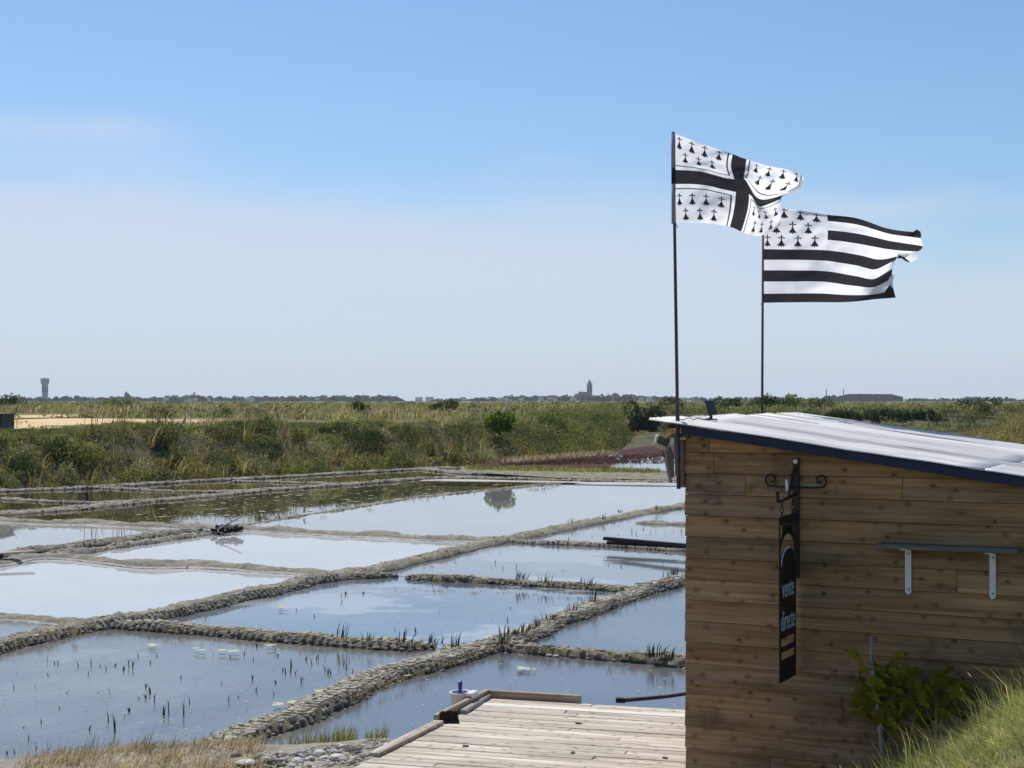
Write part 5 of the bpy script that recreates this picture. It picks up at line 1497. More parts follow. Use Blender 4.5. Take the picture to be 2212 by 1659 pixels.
def lettering(txt, g_top, g_h, f0, f1):
    cu = bpy.data.curves.new("lettering", 'FONT'); cu.body = txt; cu.size = 1; cu.resolution_u = 3
    tmp = bpy.data.objects.new("lettering", cu); C.objects.link(tmp)
    dg = bpy.context.evaluated_depsgraph_get(); dg.update()
    me = bpy.data.meshes.new_from_object(tmp.evaluated_get(dg))
    bpy.data.objects.remove(tmp)
    vs = np.array([v.co[:] for v in me.vertices])
    lo, hi = vs.min(0), vs.max(0)
    fx = (vs[:, 0] - lo[0]) / (hi[0] - lo[0]); fz = (vs[:, 1] - lo[1]) / (hi[1] - lo[1])
    out = np.zeros_like(vs)
    out[:, 0] = .0045
    out[:, 1] = sy(0) + (sy(1) - sy(0)) * (f0 + (f1 - f0) * fx)
    out[:, 2] = PT - 1.075 * (g_top + g_h * (1 - fz))
    me.vertices.foreach_set("co", out.astype(np.float32).ravel()); me.update()
    o = link("lettering", me, M['letter_white'], sgn)
    md = o.modifiers.new("weight", 'SOLIDIFY'); md.thickness = .002
    return o
lettering("vente", .395, .095, .14, .86)
lettering("directe", .565, .125, .08, .92)

# front flagpole, fixed to the shed's left corner
PY1 = 10.74
def pp1(u, v): return PY(u, v, PY1)
pb, pt_ = pp1(1466, 1056), pp1(1454, 287)
fp = empty("flagpole", pb, (0, 0, 0), "thick dark front flagpole fixed to the shed's left corner", "flagpole", "flagpoles by the shed")
bm = bmesh.new(); add_tube(bm, [(0, 0, 0), (pt_ - pb) * .22, (pt_ - pb) * .24], [.0145, .0145, .012], 10); bm_obj("lower_tube", bm, M['pole_steel'], fp, True)
bm = bmesh.new(); add_tube(bm, [(pt_ - pb) * .24, (pt_ - pb) * .6, (pt_ - pb)], [.0118, .0112, .0095], 10); bm_obj("upper_tube", bm, M['pole_steel'], fp, True)
bm = bmesh.new(); s0, s1 = pp1(1464, 1028) - pb, pp1(1461, 935) - pb
add_tube(bm, [s0, s1], .018, 10); bm_obj("sleeve", bm, M['sleeve_steel'], fp, True)
bm = bmesh.new(); add_lathe(bm, [(.0105, 0), (.0105, .006), (.003, .010)], 8, Matrix.Translation(pt_ - pb)); bm_obj("cap", bm, M['sleeve_steel'], fp)
bm = bmesh.new(); c_ = pp1(1455, 484) - pb
add_tube(bm, [c_ + Vector((.012, -.012, .01)), c_ + Vector((.02, -.016, -.01)), c_ + Vector((.026, -.01, -.03))], .003, 5); bm_obj("tie", bm, M['grey_wood'], fp)
# rear flagpole, behind the back corner of the roof
PY2 = 13.75
def pp2(u, v): return PY(u, v, PY2)
pb2, pt2 = pp2(1645.5, 1060), pp2(1648.5, 440)
fp2 = empty("flagpole", pb2, (0, 0, 0), "thin dark rear flagpole rising behind the shed roof", "flagpole", "flagpoles by the shed")
bm = bmesh.new(); add_tube(bm, [Vector((0, 0, -1.9)), Vector((0, 0, 0)), (pt2 - pb2)], [.0135, .0125, .0095], 10); bm_obj("pole_tube", bm, M['pole_steel'], fp2, True)
bm = bmesh.new(); add_lathe(bm, [(.0105, 0), (.0105, .006), (.003, .010)], 8, Matrix.Translation(pt2 - pb2)); bm_obj("cap", bm, M['sleeve_steel'], fp2)
bm = bmesh.new(); c_ = pp2(1645, 655) - pb2
add_tube(bm, [c_ + Vector((.012, -.012, .01)), c_ + Vector((-.012, -.016, -.01)), c_ + Vector((.016, -.016, -.03))], .003, 5); bm_obj("tie", bm, M['grey_wood'], fp2)

# flags: cloth surfaces through control points, the print as cloth pieces of its own
def crom(p, t):
    n = len(p) - 1
    i = min(int(t), n - 1); f = t - i
    a, b_, c_, d = p[max(i - 1, 0)], p[i], p[i + 1], p[min(i + 2, n)]
    return .5 * ((2 * b_) + (c_ - a) * f + (2 * a - 5 * b_ + 4 * c_ - d) * f * f + (3 * b_ - a - 3 * c_ + d) * f ** 3)
class Flag:
    def __init__(s, ss, ts, grid, Y, wave):
        s.ss, s.ts, s.Y, s.wave = ss, ts, Y, wave
        s.g = [[np.array(PY((a / 2.9105 + 1600) / 1.1573, (c / 2.9105 + 300) / 1.1573, Y)) for a, c in col] for col in grid]
    def at(s, u, t):
        fu = float(np.interp(u, s.ss, range(len(s.ss)))); ft = float(np.interp(t, s.ts, range(len(s.ts))))
        cols = [crom(col, ft) for col in s.g]
        p = crom(cols, fu).copy()
        p[1] += s.wave(u, t) + min(1, 4 * u) * (.022 * mnoise.noise(Vector((u * 5 + t * 2, t * 4 - u, s.Y))) + .012 * mnoise.noise(Vector((u * 13 + t * 6, t * 9 - u * 4, s.Y + 5))))
        return p
def flag_piece(fl, name, poly_cells, mat, parent, off=0.0):
    pass
def flag_grid(fl, us, ts, sel, name, mat, parent, base):
    """cloth cells (i, j) for which sel(u, t) holds"""
    nu, nt = len(us), len(ts)
    V = np.array([fl.at(u, t) for u in us for t in ts]) - np.array(base)
    f = [[i * nt + j, (i + 1) * nt + j, (i + 1) * nt + j + 1, i * nt + j + 1] for i in range(nu - 1) for j in range(nt - 1) if sel((us[i] + us[i + 1]) / 2, (ts[j] + ts[j + 1]) / 2)]
    if not f: return None
    me = mesh_np(name, V, [np.array(f)], None, None, True)
    bm = bmesh.new(); bm.from_mesh(me)
    bmesh.ops.delete(bm, geom=[v for v in bm.verts if not v.link_faces], context='VERTS')
    bm.to_mesh(me); bm.free()
    return link(name, me, mat, parent)
ERM = [(0, 1.0), (.07, .90), (.045, .80), (.16, .74), (.30, .72), (.17, .66), (.06, .62), (.10, .50), (.20, .28), (.36, .10), (.30, .06), (.20, .14), (.19, .0), (.09, .10), (0, -.08)]
ERM = ERM + [(-a, c) for a, c in reversed(ERM[1:-1])]
def ermine(fl, cu, ct, su, st, parent, base, y_off):
    """an ermine spot: three-point head over a flared tail"""
    bm = bmesh.new()
    head = [(0, 1.02), (.075, .88), (.035, .79), (.16, .83), (.30, .77), (.16, .71), (.035, .75), (.05, .60), (0, .55)]
    head = head + [(-a, c) for a, c in reversed(head[1:-1])]
    tail = [(0, .62), (.07, .50), (.16, .30), (.34, .10), (.20, .13), (.17, .0), (.07, .11), (0, -.06)]
    tail = tail + [(-a, c) for a, c in reversed(tail[1:-1])]
    for poly in (head, tail):
        pts = [Vector((a, c, 0)) for a, c in poly]
        vs = []
        for a, c in poly:
            p = fl.at(min(1, max(0, cu + a * su)), min(1, max(0, ct + (.5 - c) * st))) - np.array(base); p[1] += y_off
            vs.append(bm.verts.new(p))
        for t in tessellate_polygon([pts]):
            try: bm.faces.new([vs[q] for q in t])
            except ValueError: pass
    bmesh.ops.recalc_face_normals(bm, faces=bm.faces)
    return bm_obj("ermine_spot", bm, M['flag_black'], parent)
def fine(stops, n):
    out = []
    for a, c in zip(stops, stops[1:]):
        k = max(1, int(round((c - a) * n)))
        out += [a + (c - a) * i / k for i in range(k)]
    return out + [stops[-1]]
# --- front flag
T1 = [0, .2, .405, .567, .78, 1]
G1 = [[(240, 95), (240, 230), (240, 362), (240, 465), (240, 610), (240, 748)],
      [(440, 165), (440, 285), (447, 376), (446, 470), (443, 610), (448, 752)],
      [(665, 258), (655, 345), (678, 440), (690, 530), (680, 650), (655, 778)],
      [(765, 298), (752, 385), (742, 442), (780, 550), (778, 670), (745, 805)],
      [(965, 366), (945, 455), (880, 565), (885, 608), (905, 700), (885, 832)],
      [(1165, 395), (1160, 490), (1080, 528), (1040, 560), (1062, 650), (1060, 745)]]
def wave1(u, t): return 1.6 * u * (.07 * math.sin(6.5 * u + 2.0 * t + .6) + .045 * math.sin(13 * u - 5 * t) * u) + .012 * math.sin(9 * t + 11 * u) * min(1, 3 * u) + .10 * u * u * math.sin(3.1 * (t - .5)) + .07 * math.exp(-((u - .78) / .16) ** 2 - ((t - .48) / .09) ** 2)
fl1 = Flag([0, .22, .44, .54, .78, 1], T1, G1, PY1, wave1)
b1 = PY(1456, 385, PY1)
flag1 = empty("flag", b1, (0, 0, 0), "white flag with black cross and ermine spots on the front pole", "flag")
us = fine([0, .018, .40, .412, .44, .54, .568, .58, 1], 60)
ts = fine([0, .345, .357, .405, .567, .615, .627, 1], 50)
def zone1(u, t):
    if u < .018: return 'black' if .405 < t < .567 else 'sleeve'
    if .44 < u < .54 or .405 < t < .567: return 'black'
    inu, int_ = (.40 < u < .412) or (.568 < u < .58), (.345 < t < .357) or (.615 < t < .627)
    if (inu and (t < .357 or t > .615)) or (int_ and (u < .412 or u > .568)): return 'line'
    return 'white'
flag_grid(fl1, us, ts, lambda u, t: zone1(u, t) == 'white', "cloth", M['flag_white'], flag1, b1)
flag_grid(fl1, us, ts, lambda u, t: zone1(u, t) == 'black', "cross", M['flag_black'], flag1, b1)
flag_grid(fl1, us, ts, lambda u, t: zone1(u, t) == 'line', "border_line", M['flag_line'], flag1, b1)
flag_grid(fl1, us, ts, lambda u, t: zone1(u, t) == 'sleeve', "hoist_sleeve", M['flag_sleeve'], flag1, b1)
def sleeve_piece(va, vb, mat, name):
    bm = bmesh.new(); add_tube(bm, [pp1(1454.3 + (va - 288) * .0045, va) - b1, pp1(1454.3 + (vb - 288) * .0045, vb) - b1], .0150, 10)
    bm_obj(name, bm, mat, flag1, True)
sleeve_piece(289, 363, M['flag_sleeve'], "hoist_sleeve"); sleeve_piece(363.2, 397, M['flag_black'], "hoist_band"); sleeve_piece(397.2, 483, M['flag_sleeve'], "hoist_sleeve")
for (ua, ub) in ((.02, .395), (.585, .99)):
    for (ta, tb) in ((.0, .34), (.635, 1.)):
        du = (ub - ua)
        for i in range(4): ermine(fl1, ua + du * (.13 + .245 * i), ta + (tb - ta) * .27, .075, .135, flag1, b1, -.004)
        for i in range(3): ermine(fl1, ua + du * (.25 + .25 * i), ta + (tb - ta) * .70, .075, .135, flag1, b1, -.004)
# --- rear flag
T2 = [0, 2.5 / 9, 4.5 / 9, 6.5 / 9, 1]
G2 = [[(893, 624), (893, 820), (893, 978), (893, 1135), (893, 1330)],
      [(1110, 645), (1110, 828), (1105, 980), (1105, 1137), (1110, 1328)],
      [(1340, 692), (1345, 838), (1340, 988), (1340, 1142), (1340, 1326)],
      [(1570, 728), (1580, 868), (1560, 1022), (1560, 1172), (1560, 1318)],
      [(1800, 805), (1830, 905), (1745, 1042), (1735, 1178), (1740, 1298)],
      [(2010, 825), (2048, 940), (1905, 985), (1875, 1105), (1885, 1285)]]
def wave2(u, t): return 1.5 * u * (.09 * math.sin(6 * u + 2.5 * t + 1.0) + .05 * math.sin(12 * u - 4 * t) * u) + .012 * math.sin(10 * t + 9 * u) * min(1, 3 * u) + .10 * u * u * math.sin(4 * (t - .4))
fl2 = Flag([0, .2, .4, .6, .8, 1], T2, G2, PY2, wave2)
b2 = PY(1650, 550, PY2)
flag2 = empty("flag", b2, (0, 0, 0), "black and white striped flag with ermine canton on the rear pole", "flag")
us = fine([0, .41, 1], 60); ts = fine([i / 9 for i in range(10)], 54)
def zone2(u, t):
    if u < .41 and t < 4 / 9: return 'canton'
    return ('stripe%d' if int(t * 9) % 2 == 0 else 'white%d') % int(t * 9)
flag_grid(fl2, us, ts, lambda u, t: zone2(u, t) == 'canton', "canton", M['flag_white'], flag2, b2)
for i in range(9):
    flag_grid(fl2, us, ts, lambda u, t: zone2(u, t) in ('stripe%d' % i, 'white%d' % i), "stripe", M['flag_black'] if i % 2 == 0 else M['flag_white'], flag2, b2)
for i, (uu_, tt_) in enumerate([(.06, .07), (.15, .07), (.25, .075), (.345, .08), (.105, .215), (.20, .215), (.295, .215), (.045, .355), (.135, .355), (.235, .355), (.335, .355)]):
    ermine(fl2, uu_, tt_, .085, .125, flag2, b2, -.004)

def fold(name, pts, mat, parent, base, Y, dy):
    q = [np.array(PY((a / 2.9105 + 1600) / 1.1573, (c / 2.9105 + 300) / 1.1573, Y)) - np.array(base) for a, c in pts]
    bm = bmesh.new()
    ctr = sum(q) / len(q); ctr[1] += dy - .018
    cv = bm.verts.new(ctr)
    vs = []
    for i, p in enumerate(q):
        p = p.copy(); p[1] += dy + .012 * (i % 2); vs.append(bm.verts.new(p))
    for i in range(len(vs)): bm.faces.new((cv, vs[i], vs[(i + 1) % len(vs)]))
    bmesh.ops.recalc_face_normals(bm, faces=bm.faces)
    return bm_obj(name, bm, mat, parent, True)
def near(fl, u, t): return float(fl.at(u, t)[1] - fl.Y)
fold("folded_corner", [(1888, 852), (1945, 838), (1990, 806), (2020, 822), (2023, 862), (1955, 860)], M['flag_black'], flag2, b2, PY2, near(fl2, .95, .1) - .04)
fold("folded_edge", [(1885, 1000), (1890, 955), (1960, 945), (2046, 950), (2038, 1000), (1992, 1030), (1945, 1000)], M['flag_white'], flag2, b2, PY2, near(fl2, .97, .45) - .035)
fold("folded_edge", [(1890, 1000), (1903, 966), (1940, 990), (1992, 1031), (1955, 1024), (1918, 995)], M['flag_black'], flag2, b2, PY2, near(fl2, .97, .5) - .07)
fold("folded_edge", [(1890, 1112), (1880, 1160), (1862, 1195), (1843, 1160), (1855, 1125)], M['flag_white'], flag2, b2, PY2, near(fl2, .97, .7) - .06)
fold("folded_corner", [(1842, 1190), (1872, 1222), (1888, 1290), (1850, 1268), (1806, 1242)], M['flag_black'], flag2, b2, PY2, near(fl2, .95, .93) - .06)
fold("folded_edge", [(1060, 530), (1085, 512), (1135, 505), (1172, 455), (1168, 398), (1182, 430), (1168, 500), (1112, 548)], M['flag_white'], flag1, b1, PY1, near(fl1, .98, .3) - .06)
# small solar panel on the roof
p = PY(1536, 906, 11.25)
sx_, sy_ = (p - CO).dot(w), (p - CO).dot(b)
zr = roof_z(sx_) + .04
pz = CO + w * sx_ + b * sy_; pz.z = zr
sol = empty("solar_lamp", pz, (0, 0, 0), "small black solar panel lamp on a stand on the white roof", "solar lamp")
bm = bmesh.new(); add_box(bm, (-.045, -.03, 0), (.045, .03, .008), .003); bm_obj("foot", bm, M['black_plastic'], sol)
bm = bmesh.new(); add_tube(bm, [(0, 0, .006), (0, 0, .05), (-.004, 0, .075)], [.012, .01, .013], 8); bm_obj("stand", bm, M['black_plastic'], sol)
bm = bmesh.new(); add_box(bm, (-.055, -.005, -.055), (.055, .005, .055), .003, Matrix.Translation((.0, .005, .09)) @ Matrix.Rotation(.85, 4, 'Z') @ Matrix.Rotation(-.35, 4, 'X')); bm_obj("panel", bm, M['black_plastic'], sol)
# cable from the panel to the front pole
bm = bmesh.new()
cp = []
for f in np.linspace(0, 1, 14):
    q = pz.lerp(pp1(1462, 925), f)
    xs_ = (q - CO).dot(w)
    q.z = max(q.z, roof_z(xs_) + .048) + .006 * math.sin(f * 21)
    q += b * (.02 * math.sin(f * 13))
    cp.append(q - pz)
add_tube(bm, cp, .0035, 5)
o = bm_obj("cable", bm, M['cable'], None, loc=pz); tag(o, "black cable running over the roof edge from the solar lamp to the pole", "cable")
# bundle hung on the left side by the pole: curved slats under a white ended block
def ps(u, v, Y=10.9): return PY(u, v, Y)
c_ = ps(1440, 970)
bun = empty("tool_bundle", c_, (0, 0, 0), "bundle of curved grey slats and a white ended block hanging left of the pole", "bundle")
def tb(pts, rad, mat, name, seg=6):
    bm = bmesh.new(); add_tube(bm, [Vector(p) - c_ for p in pts], rad, seg); return bm_obj(name, bm, mat, bun)
def cr(x, y): return ((x / 8.29 + 1620) / 1.1573, (y / 8.29 + 1040) / 1.1573)
tb([ps(*cr(200, 470)), ps(*cr(430, 560))], .034, M['old_wood'], "block", 8)
tb([ps(*cr(155, 468)), ps(*cr(203, 472))], .03, M['white_plastic'], "white_end", 10)
tb([ps(*cr(110, 555), 10.87), ps(*cr(370, 680), 10.87)], .017, M['deck_wood'], "rail", 5)
for i, (pts, rr, m) in enumerate(([[(330, 690), (385, 800), (400, 1000), (430, 1200), (470, 1380)], .012, 'grey_wood'], [[(300, 700), (350, 820), (385, 1050), (440, 1300), (462, 1370)], .007, 'black_iron'],
                     [[(410, 700), (440, 850), (450, 1050), (490, 1280)], .012, 'grey_wood'], [[(420, 640), (490, 760), (510, 950), (520, 1270)], .010, 'grey_wood'], [[(480, 900), (490, 1100), (500, 1270)], .008, 'black_wood'],
                     [[(640, 1190), (670, 1270), (700, 1320), (740, 1240)], .007, 'white_plastic'], [[(650, 1190), (665, 1260), (690, 1310)], .006, 'black_iron'])):
    tb([ps(*cr(*q), 10.88 + .012 * i) for q in pts], rr, M[m], "slat")
tb([ps(*cr(400, 450), 10.88), ps(*cr(600, 360), 10.82)], .004, M['cable'], "hook")

# ------------------------------------------------------------------ vine and stake at the wall
gx, gz = wall_uv(1905, 1615, .25)
vb = shed_pt(gx, -.25, 0); vb.z = Z(vb.x, vb.y)
stk = empty("stake", vb, (0, 0, 0), "crooked grey wooden stake leaning beside the vine", "stake")
bm = bmesh.new()
tops = []
for (u, v) in ((1908, 1640), (1903, 1590), (1896, 1530), (1887, 1460), (1881, 1410), (1883, 1380)):
    x_, z_ = wall_uv(u, v, .25); q = shed_pt(x_, -.25, z_); tops.append(q - vb)
add_tube(bm, tops, [.016, .016, .015, .014, .013, .012], 8); bm_obj("stake_shaft", bm, M['stake'], stk, True)
bm = bmesh.new(); add_lathe(bm, [(.012, 0), (.006, .01)], 8, Matrix.Translation(tops[-1])); bm_obj("stake_top", bm, M['stake'], stk)
LF = []
outl = [(0, 0), (.20, -.14), (.44, -.10), (.40, .08), (.62, .12), (.66, .34), (.48, .42), (.52, .62), (.30, .66), (.22, .78), (.10, .80), (0, 1.0)]
outl = outl + [(-a, c) for a, c in reversed(outl[1:-1])]
for k in range(4):
    rr = random.Random(k + 60); bm = bmesh.new()
    cv = bm.verts.new((0, .4, -.03))
    vs = [bm.verts.new((a * rr.uniform(.88, 1.1), c * rr.uniform(.93, 1.07), -.28 * (a * a) - .12 * (c - .4) ** 2 + rr.uniform(-.03, .03))) for a, c in outl]
    for i in range(len(vs)): bm.faces.new((cv, vs[i], vs[(i + 1) % len(vs)]))
    me = bpy.data.meshes.new("leaf"); bm.to_mesh(me); bm.free(); me.materials.append(M['vine_leaf']); LF.append(me)
def vine(name, spots, stems, lab, off, seed):
    rr = random.Random(seed)
    x_, z_ = wall_uv(*stems[0][0], off); base = shed_pt(x_, -off, z_)
    o = empty(name, base, (0, 0, 0), lab, "vine")
    for st in stems:
        bm = bmesh.new()
        add_tube(bm, [shed_pt(wall_uv(u, v, off)[0], -off, wall_uv(u, v, off)[1]) - base for u, v in st], [.008 - .004 * i / len(st) for i in range(len(st))], 6); bm_obj("stem", bm, M['bark'], o)
    spots = list(spots) + [(u + rr.gauss(0, 14), v + rr.gauss(0, 13), s * rr.uniform(.6, .95)) for u, v, s in spots for _ in range(1)]
    for (u, v, s) in spots:
        oo = off + rr.uniform(-.07, .09)
        x_, z_ = wall_uv(u, v, oo); q = shed_pt(x_, -oo, z_) - base
        s *= 1.45
        link("leaf", LF[rr.randrange(4)], None, o, q, (R(rr.uniform(35, 80)) , rr.uniform(-.5, .5), math.pi + WYAW + rr.uniform(-1.0, 1.0)), (s, s, s))
def c8(x, y): return ((x / 4.424 + 2060) / 1.1573, (y / 4.424 + 1560) / 1.1573)
lv = [(390, 420, .06), (490, 510, .065), (360, 650, .06), (930, 470, .06), (980, 560, .08), (780, 560, .07), (640, 620, .08), (600, 700, .08), (830, 700, .085), (950, 740, .09), (1010, 780, .08), (700, 790, .085), (720, 880, .08), (850, 900, .085), (900, 940, .07), (640, 880, .07), (450, 840, .09), (400, 900, .08), (480, 960, .08), (540, 930, .07), (560, 1020, .07), (500, 1050, .07), (680, 1000, .07), (790, 1060, .085), (840, 1050, .08), (760, 1130, .075), (720, 1090, .07), (1110, 900, .05), (1080, 830, .06), (560, 1100, .06), (620, 560, .06), (430, 760, .07), (880, 640, .07), (760, 650, .06)]
vine("grape_vine", [(*c8(x, y), s) for x, y, s in lv], [[c8(680, 1300), c8(720, 1100), c8(780, 900), c8(830, 700), c8(940, 520)], [c8(690, 1300), c8(620, 1000), c8(520, 800), c8(400, 600), c8(390, 430)], [c8(740, 1000), c8(900, 850), c8(1080, 830)]],
     "bushy grape vine with yellow green lobed leaves in front of the plank wall", .22, 5)
lv2 = [(1310, 660, .08), (1290, 710, .07), (1480, 810, .085), (1440, 770, .07), (1560, 770, .07), (1600, 860, .07), (1380, 950, .07), (1360, 1040, .08), (1420, 1000, .08), (1130, 1110, .07), (1090, 1080, .06)]
vine("vine_shoot", [(*c8(x, y), s) for x, y, s in lv2], [[c8(1240, 1130), c8(1330, 950), c8(1470, 790), c8(1600, 760)], [c8(1330, 950), c8(1310, 680)]], "small dark green vine shoot right of the bushy grape vine", .18, 6)

# ------------------------------------------------------------------ grass bank at lower right and shore at lower left
g = np.random.default_rng(81)
n = 21000
x = g.uniform(1.55, 4.0, n); y = g.uniform(5.2, 10.3, n)
front = (np.stack([x, y], 1) - np.array([CO.x, CO.y])) @ np.array([b.x, b.y])
k = (front < -.10) & (y > 5.2)
x, y = x[k], y[k]
hh = np.interp((np.stack([x, y], 1) - np.array([CO.x, CO.y])) @ np.array([b.x, b.y]), [-3, -1.2, -.5, -.1], [.07, .075, .10, .15])
grass("bank_turf", x, y, 5, .05, hh, .0085, [M['lawn_grass'], M['plume']], 82, 1.3, 0, dir_=(0, 0))
n = 260
x = g.uniform(1.9, 4.0, n); y = g.uniform(7.5, 10.2, n)
k = ((np.stack([x, y], 1) - np.array([CO.x, CO.y])) @ np.array([b.x, b.y]) < -.12)
grass("long_grass", x[k], y[k], 4, .05, .30, .006, [M['lawn_grass'], M['plume']], 83, .55, .06, .02, dir_=(-.5, -.1))
g = np.random.default_rng(89)
def on_ground(u, v):
    out = []
    for a, c in zip(u, v):
        q = P(a, c, .6)
        for _ in range(12): q = P(a, c, .5 * q.z + .5 * Z(q.x, q.y))
        out.append((q.x, q.y))
    return np.array(out)
q = on_ground(g.uniform(1880, 2260, 700), g.uniform(1480, 1720, 700))
grass("dead_blades", q[:, 0], q[:, 1], 3, .05, .07, .007, [M['straw'], M['plume']], 92, 1.5, 0, dir_=(0, 0))
q = on_ground(g.normal(2030, 32, 420), g.normal(1612, 12, 420))
grass("straw_patch", q[:, 0], q[:, 1], 7, .06, .08, .006, [M['straw'], M['plume']], 90, 1.1, 0, dir_=(0, 0))
q = on_ground(g.uniform(1890, 2250, 70), g.uniform(1560, 1700, 70))
grass("pale_blades", q[:, 0], q[:, 1], 3, .04, .17, .007, [M['straw'], M['plume']], 91, .9, 0, dir_=(0, 0))
# golden dry grass on the shore
n = 1000
u = g.uniform(40, 560, n); v = g.uniform(1618, 1760, n)
top = np.interp(u, [40, 100, 250, 400, 500, 560], [1668, 1652, 1645, 1628, 1614, 1640])
k = v > top + np.abs(g.normal(size=n)) * 14 - 6
pp_ = np.array([P(a, c, -.3)[:] for a, c in zip(u[k], v[k])])
grass("dry_grass", pp_[:, 0], pp_[:, 1], 6, .08, .105, .0085, [M['gold_grass'], M['plume']], 84, .7, .06, .018)
uu = g.uniform(60, 530, 120); pp_ = np.array([P(a, np.interp(a, [40, 100, 250, 400, 560], [1680, 1662, 1655, 1640, 1630]) + g.uniform(-6, 10), -.4)[:] for a in uu])
grass("shore_stalks", pp_[:, 0], pp_[:, 1], 4, .05, .26, .006, [M['shoot'], M['plume']], 85, .22, .12, .02)
pp_ = np.array([P(a, c, -.4)[:] for a, c in [(640, 1612), (655, 1610), (662, 1606), (700, 1600), (712, 1598), (722, 1600), (732, 1601), (742, 1599), (752, 1600), (765, 1598), (800, 1594), (812, 1592), (822, 1594), (480, 1640), (520, 1625), (535, 1630), (600, 1622), (690, 1606)] for _ in range(3)])
pp_[:, :2] += g.normal(size=(len(pp_), 2)) * .03
grass("shore_grass", pp_[:, 0], pp_[:, 1], 13, .06, .20, .008, [M['reed_green'], M['plume']], 86, .18, .05, .018)
# tall thin flower stalks
pp_ = np.array([P(a, c, -.35)[:] for a, c in [(511, 1640), (505, 1640), (560, 1640), (690, 1625), (745, 1615), (768, 1610), (655, 1630), (620, 1635), (800, 1606), (820, 1604)]])
grass("seed_stalks", pp_[:, 0], pp_[:, 1], 3, .06, .38, .004, [M['reed_dry'], M['plume']], 87, .25, .8, .014)
# rubble stones by the deck
ST = []
for k in range(8):
    rr = random.Random(700 + k); bm = bmesh.new()
    bmesh.ops.create_icosphere(bm, subdivisions=2, radius=.5)
    for v in bm.verts:
        nn = mnoise.noise(v.co * 2.2 + Vector((k * 7., 0, 0))) * .35 + mnoise.noise(v.co * 5 + Vector((0, k * 3., 0))) * .12
        v.co *= 1 + nn
        v.co.z = max(-.28, min(.33, v.co.z)) * .8
    me = bpy.data.meshes.new("stone"); bm.to_mesh(me); bm.free(); ST.append(me)
STM = {m: [] for m in ('stone', 'stone_pale', 'stone_dark')}
for m in STM:
    for me in ST:
        q = me.copy(); q.materials.append(M[m]); STM[m].append(q)
def stone(u, v, s, m, lab, grp=None, flat=1.):
    p = P(u, v, -.16)
    for _ in range(4):
        p = P(u, v, Z(p.x, p.y))
    o = link("stone", STM[m][r_.randrange(8)], None, None, (p.x, p.y, p.z + s * .12), (r_.uniform(-.3, .3), r_.uniform(-.3, .3), r_.uniform(0, 6.28)), (s * r_.uniform(.9, 1.3), s * r_.uniform(.8, 1.1), s * flat))
    return tag(o, lab, "stone", grp)
def c9(x, y): return ((x / 5.027 + 560) / 1.1573, (y / 5.027 + 1780) / 1.1573)
stone(*c9(1440, 600), .13, 'stone_pale', "large white stone below the grass tuft left of the deck", None, .7)
stone(*c9(1205, 545), .11, 'stone_pale', "upright pale stone at the upper left of the rubble")
stone(*c9(1385, 510), .07, 'stone_pale', "small white stone behind the large white stone")
stone(*c9(1070, 605), .09, 'stone_pale', "flat pale stone at the left end of the rubble", None, .6)
stone(*c9(1260, 600), .08, 'stone_pale', "pale stone left of the large white stone")
stone(*c9(1600, 500), .14, 'stone_dark', "dark broken stone right of the small white stone", None, .6)
stone(*c9(150, 575), .09, 'stone_dark', "dark round stone at the foot of the golden grass")
stone(*c9(280, 668), .19, 'stone_pale', "white flat slab at the bottom edge beside the golden grass", None, .34)
stone(*c9(590, 630), .12, 'stone_dark', "thin dark stone lying on the bare shore", None, .3)
g = random.Random(44)
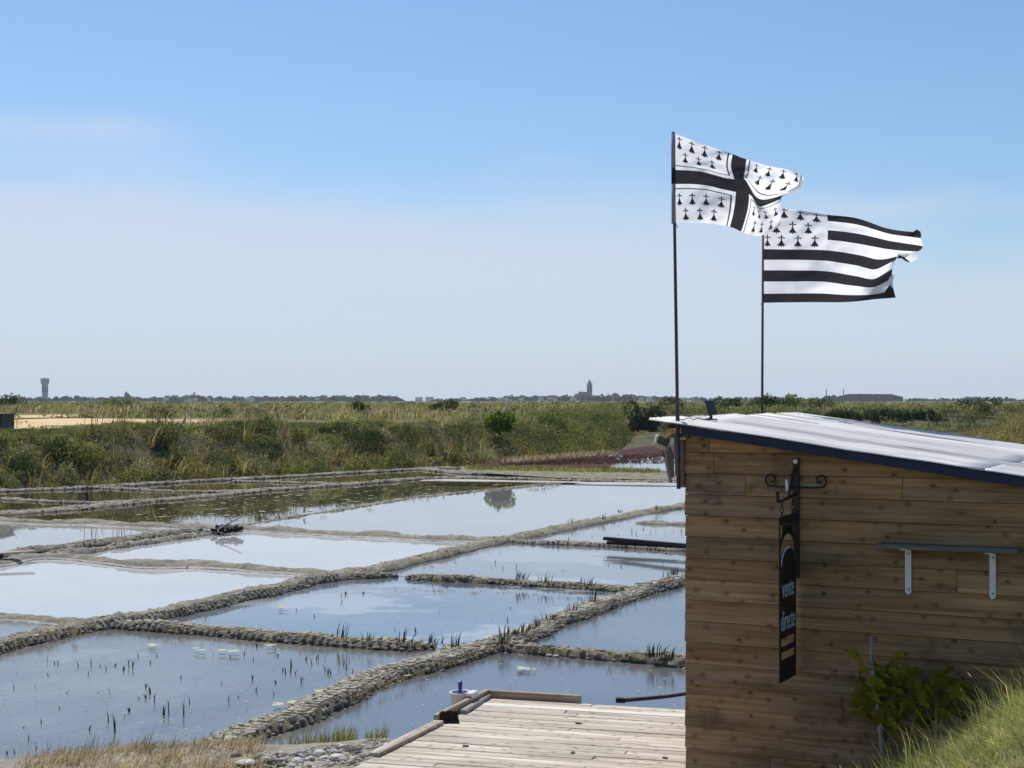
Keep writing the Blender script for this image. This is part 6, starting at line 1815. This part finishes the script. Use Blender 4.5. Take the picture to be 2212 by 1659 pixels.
for i in range(150):
    x_ = g.uniform(0, 1); u_ = 900 + 1300 * x_; v_ = g.uniform(640 - 280 * x_ ** 1.1, 720) - 20 + g.gauss(0, 12)
    if i > 85: u_, v_ = g.uniform(330, 1000), g.uniform(520, 720)
    if i > 119: u_ = g.uniform(900, 2050); v_ = 520 - (u_ - 900) * .12 + g.uniform(-5, 60)
    m = g.choice(('stone', 'stone', 'stone', 'stone_pale', 'stone_dark'))
    s_ = g.uniform(.025, .075)
    if u_ > 1750 and v_ > 1130 - .3 * u_ + 90: continue
    ph = "close to the deck's edge board" if u_ > 1650 else "beside the large white stone" if u_ > 1150 else "on the bare shore near the golden grass"
    cn = {"stone": "grey brown", "stone_pale": "pale", "stone_dark": "dark"}[m]; sn = "fist sized" if s_ > .055 else "small"
    stone(*c9(u_, v_), s_, m, sn + " " + cn + " stone in the rubble " + ph, sn + " " + cn + " stones " + ph, g.uniform(.6, 1))
# gravel between the stones
gg = np.random.default_rng(88)
n = 6500
u = gg.uniform(470, 880, n); v = gg.uniform(1600, 1700, n)
keep = v > np.interp(u, [480, 600, 700, 830, 880], [1640, 1625, 1617, 1600, 1590])
VV, FF, off = [], [], 0
bs = [(np.array([q.co[:] for q in m.vertices]), np.array([pl.vertices[:] for pl in m.polygons])) for m in CLODS]
for a, c in zip(u[keep], v[keep]):
    p = P(a, c, -.18); p = P(a, c, Z(p.x, p.y))
    vv, ff = bs[gg.integers(0, 9)]; s_ = .010 + .03 * gg.random() ** 2.5; an = gg.uniform(0, 6.28)
    rm = np.array([[math.cos(an), -math.sin(an), 0], [math.sin(an), math.cos(an), 0], [0, 0, 1]])
    VV.append((vv * s_ * np.array([1.2, 1, .8])) @ rm.T + np.array([p.x, p.y, Z(p.x, p.y) + .003])); FF.append(ff + off); off += len(vv)
tag(link("gravel", mesh_np("gravel", np.concatenate(VV), [np.concatenate(FF)], [M['clod']])), kind="stuff")

# ------------------------------------------------------------------ the hazy air
t = bpy.data.materials.new("haze"); t.use_nodes = True
nt = t.node_tree; nt.nodes.clear()
om = nt.nodes.new("ShaderNodeOutputMaterial"); pv = nt.nodes.new("ShaderNodeVolumePrincipled")
pv.inputs["Color"].default_value = (.86, .92, 1.0, 1); pv.inputs["Density"].default_value = .0001
pv.inputs["Anisotropy"].default_value = 0.3
nt.links.new(pv.outputs[0], om.inputs["Volume"])
bm = bmesh.new(); add_box(bm, (-3300, -60, -1.7), (3300, 3450, 60))
tag(bm_obj("haze", bm, t), kind="stuff")
